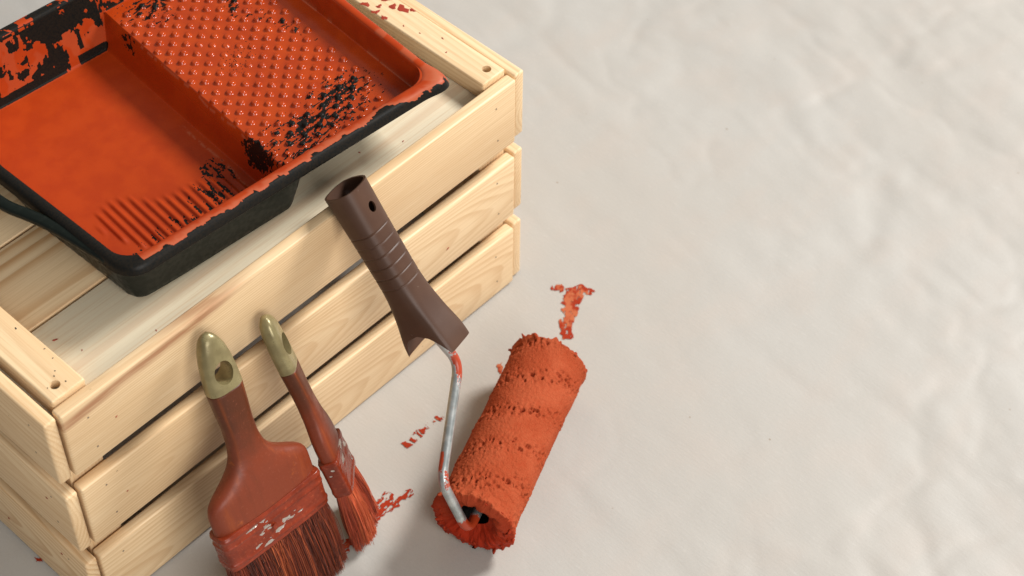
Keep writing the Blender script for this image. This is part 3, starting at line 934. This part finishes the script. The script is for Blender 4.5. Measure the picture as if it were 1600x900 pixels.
def make_ferrule(parent, mat, hw, ht, z0, z1, bare_fn, seed, ribs):
    n, m = 200, 80
    base = rrect(hw, ht, 4000, 7.0)
    seg = np.linalg.norm(np.diff(np.vstack([base, base[:1]]), axis=0), axis=1)
    s = np.concatenate([[0], np.cumsum(seg)])
    tt = np.linspace(0, s[-1], n, endpoint=False)
    bb = np.vstack([base, base[:1]])
    cx, cy = np.interp(tt, s, bb[:, 0]), np.interp(tt, s, bb[:, 1])
    nx, ny = np.gradient(cy), -np.gradient(cx)
    nl = np.hypot(nx, ny); nx, ny = nx/nl, ny/nl
    zz = np.linspace(z1, z0, m)
    t = (zz-z0)/(z1-z0)
    rings, br = [], []
    for q in range(m):
        d = 0
        for rz, rw, rh in ribs:
            d = d+rh*np.exp(-((t[q]-rz)/rw)**2)
        lump = fbm(cx*75, zz[q]*120, cy*75, 3, seed)
        d = d+0.0010*np.clip(lump-0.46, 0, 1)*2.0
        edge = -0.0006 if q in (0, m-1) else 0
        b = bare_fn(cx, cy, zz[q], t[q])
        d = d-0.0004*b
        rings.append(np.stack([cx+nx*(d+edge), cy+ny*(d+edge), np.full(n, zz[q])], -1)); br.append(b)
    return loft(np.array(rings), mat, 'ferrule', parent, dict(bare=np.array(br).ravel()))

def cut_hole(o, z, hx, hz, through=0.05, Mw=None):
    vs, n = [], 40
    lev = ((-2.2*through, 1.12), (-0.5*through, 1.0), (0.5*through, 1.0), (2.2*through, 1.12))
    for y, flare in lev:
        for i in range(n):
            an = 2*math.pi*i/n
            vs.append((math.cos(an)*hx*flare, y, z+math.sin(an)*hz*flare))
    fs = [(k*n+i, k*n+(i+1) % n, (k+1)*n+(i+1) % n, (k+1)*n+i) for k in range(len(lev)-1) for i in range(n)]+[tuple(range(n))[::-1], tuple(range((len(lev)-1)*n, len(lev)*n))]
    c = mesh_obj('cutter', vs, fs, None, None, False)
    c.matrix_world = Mw
    bm = bmesh.new(); bm.from_mesh(c.data); bmesh.ops.recalc_face_normals(bm, faces=bm.faces[:]); bm.to_mesh(c.data); bm.free()
    bm = bmesh.new(); bm.from_mesh(o.data); bmesh.ops.recalc_face_normals(bm, faces=bm.faces[:]); bm.to_mesh(o.data); bm.free()
    bpy.context.view_layer.update()
    bool_cut(o, [c])
    shade(o, 55)

# wide brush
wb = thing('paint_brush', 'wide flat paint brush with gold handle tip leaning against the crate', 'paint brush', group='used paint brushes leaning on the crate')
Mw, LB = frame_of(wb, (0.0990, -0.0905, 0.0), (0.1118, -0.0118, 0.2290), (1, 0.0, 0), (0, -1, 0.4))
bpy.context.view_layer.update()
f0, f1 = 0.0620, 0.0930                                     # ferrule span along z
HZ = LB
h1 = section_handle('handle', wb, HANDLE, [(HZ-0.046, 0.0138, 0.0088), (HZ-0.060, 0.0132, 0.0086), (HZ-0.078, 0.0121, 0.0082), (HZ-0.092, 0.0125, 0.0081), (HZ-0.103, 0.0150, 0.0082),
    (HZ-0.112, 0.0215, 0.0098), (HZ-0.1195, 0.0320, 0.0106), (HZ-0.125, 0.0415, 0.0108), (HZ-0.132, 0.0448, 0.0104), (f1-0.0005, 0.0450, 0.0100)], p=2.5)
cp = section_handle('handle_cap', wb, GOLD, [(HZ, 0.0012, 0.0010), (HZ-0.0012, 0.0040, 0.0036), (HZ-0.005, 0.0070, 0.0058), (HZ-0.012, 0.0100, 0.0070), (HZ-0.022, 0.0122, 0.0074), (HZ-0.034, 0.0135, 0.0078), (HZ-0.0455, 0.0139, 0.0088)], p=2.7)
cut_hole(cp, HZ-0.0305, 0.0072, 0.0088, 0.0084, Mw=Mw)
def bare_wide(x, y, z, t):
    m = np.zeros_like(x)
    for (xc, tc, rx, rt) in ((0.012, 0.55, 0.007, 0.16), (0.002, 0.30, 0.008, 0.06), (-0.009, 0.42, 0.006, 0.10), (0.020, 0.26, 0.004, 0.05), (0.012, 0.16, 0.006, 0.04), (0.018, 0.80, 0.008, 0.03), (-0.020, 0.36, 0.004, 0.03)):
        m = np.maximum(m, np.exp(-((x-xc)/rx)**2-((t-tc)/rt)**2))
    nn_ = fbm(x*260, z*520, 0.3, 4, 111)
    return np.where(y > 0.004, sstep(0.42, 0.60, m*0.75+1.7*(nn_-0.5)+0.02)*(m > 0.15), 0.0)
make_ferrule(wb, FERR, 0.0455, 0.0100, f0, f1, bare_wide, 121, [(0.90, 0.05, 0.0007), (0.68, 0.035, 0.0005), (0.16, 0.05, 0.0007)])
cyl_obj('rivet', FERR, 0.0022, (0.0040, 0.0100, f0+0.0150), (0.0040, 0.0116, f0+0.0150), 16, wb)
def tone_wide(x, y, rg, cv):
    t = 0.33+0.22*cv[0]+0.12*rg.normal()
    if rg.rand() < 0.30: t += 0.45
    if x > 0.78 or x < -0.9: t = 0.45+0.1*rg.normal()
    return t
bristle_bunch('bristles', wb, BRIS, 8200, 0.0440, 0.0090, f0, 0.0625, Mw, 3, 1.05, tone_wide, 0.00029, 0.005, 44)

# narrow brush
nb = thing('paint_brush', 'narrow paint brush seen edge on, leaning right of the wide brush', 'paint brush', group='used paint brushes leaning on the crate')
Mn_, LN = frame_of(nb, (0.1745, -0.0905, 0.0), (0.1625, -0.0100, 0.2000), (0.67, 0.74, 0), (0.7, -0.7, 0.2))
bpy.context.view_layer.update()
g0, g1 = 0.0560, 0.0890
h2 = section_handle('handle', nb, HANDLE, [(LN-0.047, 0.0110, 0.0066), (LN-0.062, 0.0098, 0.0064), (LN-0.080, 0.0094, 0.0064), (LN-0.095, 0.0118, 0.0066), (LN-0.108, 0.0165, 0.0070), (LN-0.116, 0.0178, 0.0072), (g1-0.0005, 0.0180, 0.0073)], p=3.2)
c2 = section_handle('handle_cap', nb, GOLD, [(LN, 0.0012, 0.0010), (LN-0.0012, 0.0042, 0.0032), (LN-0.005, 0.0072, 0.0052), (LN-0.012, 0.0096, 0.0062), (LN-0.024, 0.0110, 0.0066), (LN-0.036, 0.0114, 0.0067), (LN-0.0465, 0.0112, 0.0067)], p=3.0)
cut_hole(c2, LN-0.0270, 0.0068, 0.0084, 0.0062, Mw=Mn_)
def bare_narrow(x, y, z, t):
    m = np.zeros_like(x)
    for (xc, tc, rx, rt) in ((-0.003, 0.92, 0.007, 0.10), (0.003, 0.70, 0.006, 0.10), (-0.012, 0.66, 0.003, 0.12), (-0.014, 0.32, 0.002, 0.14)):
        m = np.maximum(m, 1.2*np.exp(-((x-xc)/rx)**2-((t-tc)/rt)**2))
    side = np.zeros_like(x)
    for (yc, tc, ry, rt) in ((0.0015, 0.80, 0.0022, 0.04), (-0.001, 0.64, 0.0035, 0.05)):
        side = np.maximum(side, np.exp(-((y-yc)/ry)**2-((t-tc)/rt)**2))
    nn_ = fbm(x*150+y*90, z*300, 0.9, 4, 131)
    return (lambda k: sstep(0.46, 0.62, k*0.85+1.6*(nn_-0.5))*(k > 0.2))(np.where(y > 0.0055, m, np.where(np.abs(x) > 0.016, side*0.9, 0)))
make_ferrule(nb, FERR, 0.0196, 0.0075, g0, g1, bare_narrow, 141, [(0.9, 0.05, 0.0005), (0.12, 0.05, 0.0004)])
def tone_narrow(x, y, rg, cv):
    return 0.52+0.12*cv[0]+0.14*rg.normal()
bristle_bunch('bristles', nb, BRIS2, 4200, 0.0188, 0.0068, g0, 0.0565, Mn_, 9, 1.34, tone_narrow, 0.00036, 0.003, 16, (0.0, 0.006, 0.0))

# ------------------------------------------------------------------ roller
roll = thing('paint_roller', 'paint roller with brown handle propped on crate and orange sleeve on floor', 'paint roller', (0.2199, -0.1548, 0.0))
RO = np.array([0.2199, -0.1548, 0.0])
Nn = np.array([0.2199, -0.1548, 0.0312]); Ff = np.array([0.3809, -0.0910, 0.0312])
ax = (Ff-Nn)/np.linalg.norm(Ff-Nn); LS = float(np.linalg.norm(Ff-Nn))
Nn = Nn-ax*0.001; LS = 0.1600
e1 = np.array([-ax[1], ax[0], 0.0]); e2 = np.array([0, 0, 1.0])
# sleeve
RS, RC = 0.0298, 0.0112
nt, ns = 460, 420
th = np.linspace(0, 2*math.pi, nt, endpoint=False)
sl = np.linspace(0, 1, ns)
arc = th*RS
A_, S_ = np.meshgrid(th, sl*LS, indexing='ij')
cells = int(round(2*math.pi*RS/0.0026))
w1, id1 = worley(A_/(2*math.pi)*cells, S_/0.0034, 3, cells)
cells2 = int(round(2*math.pi*RS/0.0013))
w2, id2 = worley(A_/(2*math.pi)*cells2, S_/0.0016, 8, cells2)
cxx, syy = np.cos(A_)*RS, np.sin(A_)*RS
low = fbm(cxx*45, syy*45, S_*45, 3, 151)
hgt_ = 0.0010*(low-0.5)*2 + 0.00032*(1-np.clip(w1, 0, 1)*1.25)+0.00030*(1-np.clip(w2, 0, 1)*1.2)
# spiral seams with torn tufts
pitch = 0.070
rough_zone = np.zeros_like(S_)
seamd = ((S_-A_/(2*math.pi)*pitch+0.016+0.006*(vnoise(A_*3, S_*30, 0, 155)-0.5)) % (pitch/2))-pitch/4
zone = np.exp(-(seamd/0.0065)**2)*(0.65+0.35*sstep(0.35, 0.6, fbm(A_*4, S_*60, 0, 2, 156)))
pitm = zone*(id1 > 0.70)*(1-np.clip(w1*1.5, 0, 1))
tuft = zone*(id1 < 0.35)*(1-np.clip(w1*1.2, 0, 1))
hgt_ = hgt_ - 0.0036*pitm + 0.0008*tuft
endz = np.exp(-(S_/0.030)**2)
hgt_ = hgt_ + endz*(0.0008*(1-w1)*(id1 > 0.3)-0.0009*(id1 > 0.75)*(1-w1))
rad_ = RS+hgt_
flare = 0.0030*np.exp(-(S_/0.006)**2)*(0.5+fbm(A_*6, 0*A_, 0, 3, 157)) + 0.0012*np.exp(-((LS-S_)/0.005)**2)
rad_ = rad_+flare*(0.92+0.16*id1)
# ragged ends
rag0 = 0.0025*(vnoise(th*9, 0*th, 0, 161)-0.5)+0.0014*(vnoise(th*24, 0*th, 0, 163)-0.5)
ragL = 0.0040*(vnoise(th*7, 0*th, 0, 167)-0.4)+0.0022*(vnoise(th*20, 0*th, 0, 169)-0.5)
Sx = S_+rag0[:, None]*np.exp(-(S_/0.006))+ragL[:, None]*np.exp(-(LS-S_)/0.007)
def ring_pts(Rr, Sx_):
    return (Nn-RO)[None, None]+ax[None, None]*Sx_[..., None]+(e1[None, None]*np.cos(A2)[..., None]+e2[None, None]*np.sin(A2)[..., None])*Rr[..., None]
A2 = A_
body = ring_pts(rad_, Sx)
zmin = 0.0012
body[..., 2] = np.maximum(body[..., 2], zmin+0.0004*w2)
wetb = np.clip(np.exp(-(S_/0.004)**2)*(0.45-0.45*np.sin(A_)), 0, 1)
toneb = np.clip(w1*0.9+pitm, 0, 1)
# annulus at each end (folded pile) appended as extra rings
def annulus(r_out, Sbase, inward, seed):
    k = 14
    rr_l, ss_l = [], []
    for i in range(1, k+1):
        t = i/k
        kk = min(1.0, 3.5*t)
        r_ = (r_out*(1-kk)+np.mean(r_out)*kk)*(1-t)+RC*t
        n_ = fbm(np.cos(th)*5+seed, np.sin(th)*5, t*3, 4, seed)
        n2_ = fbm(np.cos(th)*3.2+7, np.sin(th)*3.2, t*2.2, 3, seed+3)
        bulge = -inward*0.0045*math.sin(math.pi*min(1, t*1.15)*0.9)*(0.4+1.2*n_)
        ss_l.append(Sbase*(1-kk)+np.mean(Sbase)*kk+bulge*0.8+inward*0.005*t**2+0.0060*(n2_-0.5)*math.sin(math.pi*t))
        rr_l.append(r_+0.0030*(n2_-0.5)*math.sin(math.pi*t))
    return np.array(rr_l).T, np.array(ss_l).T
A2 = np.repeat(th[:, None], 14, 1)
ra, sa_ = annulus(rad_[:, 0], Sx[:, 0], 1, 171)
annA = ring_pts(ra, sa_)+(e2*0.0042)[None, None]*(np.arange(1, 15)/14)[None, :, None]**1.3; annA[..., 2] = np.maximum(annA[..., 2], zmin)
rb_, sb_ = annulus(rad_[:, -1], Sx[:, -1], -1, 181)
annB = ring_pts(rb_, sb_); annB[..., 2] = np.maximum(annB[..., 2], zmin)
full = np.concatenate([annA[:, ::-1], body, annB], 1)
wet_full = np.concatenate([np.repeat(np.clip(0.75-0.35*np.sin(th), 0, 1)[:, None], 14, 1), wetb, np.full((nt, 14), 0.7)], 1)
tone_full = np.concatenate([np.full((nt, 14), 0.6), toneb, np.full((nt, 14), 0.5)], 1)
sleeve = mesh_obj('sleeve', full.reshape(-1, 3), grid_faces(nt, full.shape[1], True), NAP, roll, True, dict(wet=wet_full.ravel(), tone=tone_full.ravel()))
# ragged tufts of pile at both ends
def tufts(name, s_c, out, count, seed, wetv, size):
    rg = np.random.RandomState(seed)
    vs, fs, wv, tv = [], [], [], []
    for i in range(count):
        a = rg.uniform(0, 2*math.pi)
        if math.sin(a) > 0.1 and rg.rand() < 0.75: continue
        r_ = RS+rg.uniform(-0.006, 0.0018)
        base = (Nn-RO)+ax*(s_c+rg.uniform(-0.002, 0.002)*1)+(e1*math.cos(a)+e2*math.sin(a))*r_
        radial = e1*math.cos(a)+e2*math.sin(a)
        d = (-ax*out*rg.uniform(0.3, 1.0)+radial*rg.uniform(0.0, 0.9)); d /= np.linalg.norm(d)
        tan_ = np.cross(d, radial); tan_ /= (np.linalg.norm(tan_)+1e-9); nrm = np.cross(tan_, d)
        ln = size*rg.uniform(0.5, 1.2); wd = size*rg.uniform(0.25, 0.6)
        k, m = 6, 5
        b0 = len(vs)
        ph = rg.uniform(0, 6)
        cur = rg.normal(0, 0.25, 2)*ln
        for q in range(m):
            t = q/(m-1)
            w_ = wd*(1-0.50*t**2)*(0.8+0.4*rg.rand())
            cpt = base+d*(ln*(t-0.25))+tan_*cur[0]*t*t+nrm*cur[1]*t*t
            for j in range(k):
                an = ph+2*math.pi*j/k
                jit = 1+0.45*(rg.rand()-0.5)
                pt = cpt+(tan_*math.cos(an)*w_+nrm*math.sin(an)*w_*0.55)*jit
                pt[2] = max(pt[2], 0.0008)
                vs.append(pt); wv.append(wetv*(0.7+0.3*rg.rand())); tv.append(0.3+0.6*(1-t))
        for q in range(m-1):
            for j in range(k):
                j2 = (j+1) % k
                fs.append((b0+q*k+j, b0+q*k+j2, b0+(q+1)*k+j2, b0+(q+1)*k+j))
        fs.append((b0+(m-1)*k, b0+(m-1)*k+1, b0+(m-1)*k+2, b0+(m-1)*k+3)); fs.append((b0+(m-1)*k+3, b0+(m-1)*k+4, b0+(m-1)*k+5, b0+(m-1)*k))
    o = mesh_obj(name, np.array(vs), np.array(fs), NAP, sleeve, False, dict(wet=wv, tone=tv))
    o['kind'] = 'stuff'
    return o
tufts('fringe', 0.0005, 1.0, 110, 201, 0.95, 0.0042)
tufts('fringe', LS-0.0005, -1.0, 60, 203, 0.35, 0.0042)
# core tube, end disc
cT = [tuple((Nn-RO)+ax*(0.0085)), tuple((Nn-RO)+ax*(LS-0.0085))]
core = cyl_obj('core', CORE, RC+0.0050, cT[0], cT[1], 48, roll, caps=False)
shade(core, 60)
cyl_obj('end_disc', CORE, RC+0.0046, tuple((Nn-RO)+ax*0.016), tuple((Nn-RO)+ax*0.019), 48, roll)
cyl_obj('end_disc', CORE, RC+0.0046, tuple((Nn-RO)+ax*(LS-0.012)), tuple((Nn-RO)+ax*(LS-0.008)), 48, roll)
# handle: hollow, ringed by six grooves, flaring to two flat tongues
HM = np.array([0.26075, -0.0806, 0.1427]); HT = np.array([0.2535, -0.0011, 0.2527])
dh = (HT-HM); HL = float(np.linalg.norm(dh)); dh /= HL
Wd = np.array([1.0, 0.0, 0.0]); Wd = Wd-dh*(Wd@dh); Wd /= np.linalg.norm(Wd)
Nd = np.cross(Wd, dh)
if Nd[1] > 0: Nd = -Nd                                    # towards the viewer's side
cr, sr = math.cos(math.radians(14)), math.sin(math.radians(14))
Wd, Nd = cr*Wd-sr*Nd, sr*Wd+cr*Nd
def smooth_interp(t, xs, ys):
    k = np.linspace(-0.06, 0.06, 13)
    return float(np.mean(np.interp(t+k, xs, ys)))
def prof_w(t):  # t: 0 mouth at wire side, 1 open top
    return np.interp(t, [0, 0.10, 0.22, 0.34, 0.46, 0.75, 1.0], [0.0143, 0.0141, 0.0139, 0.0140, 0.0143, 0.0149, 0.0155])
def prof_n(t):
    return smooth_interp(t, [0, 0.10, 0.22, 0.34, 0.46, 0.75, 1.0], [0.0228, 0.0200, 0.0160, 0.0136, 0.0128, 0.0132, 0.0145])
def prof_p(t):
    return smooth_interp(t, [0, 0.15, 0.35, 1.0], [7.0, 5.0, 3.0, 2.7])
n = 128
ang = np.linspace(0, 2*math.pi, n, endpoint=False)
ts = np.linspace(1, -0.02, 260)
gro = [0.745-0.066*k for k in range(6)]
def hring(t, shrink=0.0, end_cut=True):
    p_ = prof_p(t)
    c, s = np.cos(ang), np.sin(ang)
    X_ = (prof_w(t)-shrink)*np.sign(c)*np.abs(c)**(2/p_); Y_ = (prof_n(t)-shrink)*np.sign(s)*np.abs(s)**(2/p_)
    g = 0
    if shrink == 0:
        for gt in gro:
            g = g-0.00048*math.exp(-((t-gt)/0.0032)**2)
    f = 1+g/0.011
    X_, Y_ = X_*f, Y_*f
    # arches cut into the narrow sides at the mouth
    lift = np.zeros(n)
    if end_cut and t < 0.16:
        side = 1-np.clip(np.abs(Y_)/(prof_n(t)*0.94), 0, 1)**2
        lift = (0.16-t)*np.clip(side, 0, 1)**0.7*HL*0.75
    P_ = (HM-RO)[None]+Wd[None]*X_[:, None]+Nd[None]*Y_[:, None]+dh[None]*(t*HL+lift)[:, None]
    return P_
outer = [hring(t) for t in ts]
inner = [hring(t, 0.0016) for t in ts[::-1]]
# round the two lips slightly
rings = np.array(outer+inner)
m_ = len(rings)
I = np.arange(m_); J = np.arange(n)
Aq, Bq = np.meshgrid(I, J, indexing='ij'); B2 = (Bq+1) % n; A3 = (Aq+1) % m_
Fh = np.stack([Aq*n+Bq, Aq*n+B2, A3*n+B2, A3*n+Bq], -1).reshape(-1, 4)
ho = mesh_obj('handle', rings.reshape(-1, 3), Fh, BROWN, roll)
hc = HM+dh*HL*0.865-RO+Wd*0.0010
hv, k_ = [], 32
for y in (-0.05, 0.05):
    for i in range(k_):
        an = 2*math.pi*i/k_
        hv.append(tuple(hc+Wd*math.cos(an)*0.0033+dh*math.sin(an)*0.0042+Nd*y))
hf = [(i, (i+1) % k_, k_+(i+1) % k_, k_+i) for i in range(k_)]+[tuple(range(k_))[::-1], tuple(range(k_, 2*k_))]
cut = mesh_obj('cutter', hv, hf, None, None, False)
cut.location = RO
for o_ in (cut, ho):
    bm = bmesh.new(); bm.from_mesh(o_.data); bmesh.ops.recalc_face_normals(bm, faces=bm.faces[:]); bm.to_mesh(o_.data); bm.free()
bool_cut(ho, [cut])
shade(ho, 55)
# wire
def at_depth(px, py, z): return floor_at(px, py, z)
A = at_depth(717, 566, 0.118); Bq_ = at_depth(690, 752, 0.080)
Cc = Nn-ax*0.010
D1 = Nn+ax*0.020
wp = smooth_path([tuple(HM+dh*0.055-RO), tuple(HM+dh*0.012-RO), tuple(A-RO), tuple(Bq_-RO), tuple(Cc-RO+np.array([0, 0, 0.001])), tuple(D1-RO)], 0.012, 10)
fr = frames(wp)
wv, pa = [], []
k = 20
tot = len(fr)
Awp, Bwp = Vector(A-RO), Vector(Bq_-RO)
for i, (p_, T_, a_, b_) in enumerate(fr):
    dA = (p_-Awp).length; dB = (p_-Bwp).length; dC = (p_-Vector(Cc-RO)).length
    for q in range(k):
        an = 2*math.pi*q/k
        nv = a_*math.cos(an)+b_*math.sin(an)
        wv.append(tuple(p_+nv*0.0038))
        sidev = nv.dot(Vector(rt))
        m = 0.95*math.exp(-((dA-0.002)/0.010)**2)*(1 if sidev > -0.3 else 0.3)
        m = max(m, 0.62*math.exp(-(dA/0.030)**2)*(1 if sidev > 0.1 else 0.2))
        m = max(m, 0.9*math.exp(-((dB-0.014)/0.009)**2)*(1 if sidev < -0.1 and (p_-Bwp).dot(Awp-Bwp) > 0 else 0.1))
        m = max(m, 1.0*math.exp(-((dC-0.006)/0.010)**2))
        m = max(m, 0.55*math.exp(-((dB-0.005)/0.007)**2)*(1 if sidev > 0 else 0.3))
        pa.append(m)
mesh_obj('wire_frame', np.array(wv), grid_faces(tot, k).tolist()+[[i*k+k-1, (i+1)*k+k-1, (i+1)*k, i*k] for i in range(tot-1)], WIRE, roll, True, dict(paint=pa))

# ------------------------------------------------------------------ paint on the paper
def inside(poly, x, y):
    c = np.zeros(x.shape, bool)
    n_ = len(poly)
    for i in range(n_):
        x0, y0 = poly[i]; x1, y1 = poly[(i+1) % n_]
        cond = ((y0 > y) != (y1 > y))
        with np.errstate(divide='ignore', invalid='ignore'):
            xi = (x1-x0)*(y-y0)/(y1-y0)+x0
        c ^= cond & (x < xi)
    return c
def smear(label, polys, thr, seed, freq=(220, 220), rot=0.0, res=0.0004, tone=0.7, name='paint_smear', thin=None):
    allp = [[tuple(floor_at(*q)[:2]) for q in poly] for poly in polys]
    flat = np.array([q for pl in allp for q in pl])
    lo, hi = flat.min(0)-0.003, flat.max(0)+0.003
    xs = np.arange(lo[0], hi[0], res); yy_ = np.arange(lo[1], hi[1], res)
    Xg, Yg = np.meshgrid(xs, yy_, indexing='ij')
    wx, wy = (fbm(Xg*200, Yg*200, 0, 3, seed+5)-0.5)*0.006, (fbm(Xg*200, Yg*200, 3, 3, seed+6)-0.5)*0.006
    c, s = math.cos(rot), math.sin(rot)
    a, b = c*Xg+s*Yg, -s*Xg+c*Yg
    nz_ = fbm(a*freq[0], b*freq[1], 0, 4, seed)
    m = np.zeros(Xg.shape, bool)
    for pl in allp:
        m |= inside(pl, Xg+wx, Yg+wy)
    m &= nz_ > thr
    cx_, cy_ = np.nonzero(m)
    if len(cx_) == 0:
        return None
    nyv = len(yy_)+1
    cell = np.stack([cx_*nyv+cy_, (cx_+1)*nyv+cy_, (cx_+1)*nyv+cy_+1, cx_*nyv+cy_+1], -1)
    uq, inv = np.unique(cell, return_inverse=True)
    gxv = lo[0]+(uq//nyv)*res-res/2; gyv = lo[1]+(uq % nyv)*res-res/2
    gzv = floor_h(gxv, gyv)+0.0005
    tn = np.clip(tone+1.6*(fbm(gxv*130, gyv*130, 0, 3, seed+9)-0.5), 0, 1)
    ctr = np.array([gxv.mean(), gyv.mean(), 0])
    o = mesh_obj(name, np.stack([gxv, gyv, gzv], -1)-ctr, inv.reshape(-1, 4), SMEAR, None, True, dict(tone=tn))
    o.location = ctr
    o['label'] = label; o['category'] = 'paint mark'
    return o
smear('orange T shaped smear on the paper behind the far roller end', [[(861, 444), (880, 443), (884, 449), (872, 455), (862, 450)], [(886, 450), (905, 444), (926, 447), (930, 452), (922, 460), (912, 455), (906, 474), (902, 490), (893, 502), (894, 526), (878, 528), (874, 505), (880, 490), (878, 465)]], 0.31, 301, (240, 800), 0.73, tone=0.62)
smear('thin dashed red streak on paper between the crate and the roller', [[(625, 698), (650, 676), (676, 656), (692, 645), (694, 652), (672, 668), (650, 690), (630, 706)]], 0.46, 311, (520, 110), 0.0, tone=1.0)
smear('red brush mark on the paper beside the narrow brush tip', [[(580, 812), (592, 780), (605, 766), (616, 770), (614, 784), (630, 770), (645, 763), (646, 770), (618, 790), (604, 802), (590, 816)]], 0.44, 321, (300, 800), 0.05, tone=1.0)
smear('dark red paint mark on paper between the bristles of both brushes', [[(512, 880), (520, 856), (530, 840), (552, 836), (554, 846), (540, 862), (528, 880)]], 0.36, 331, (200, 480), 0.05, tone=1.1)
smear('single pale orange paint fleck on paper left of the roller', [[(777, 567), (784, 565), (788, 570), (785, 579), (779, 580)]], 0.0, 341, tone=0.35, name='paint_fleck')
smear('small red paint fleck on paper under the left end of the crate', [[(53, 874), (66, 870), (68, 875), (57, 880)]], 0.0, 351, tone=0.9, name='paint_fleck')
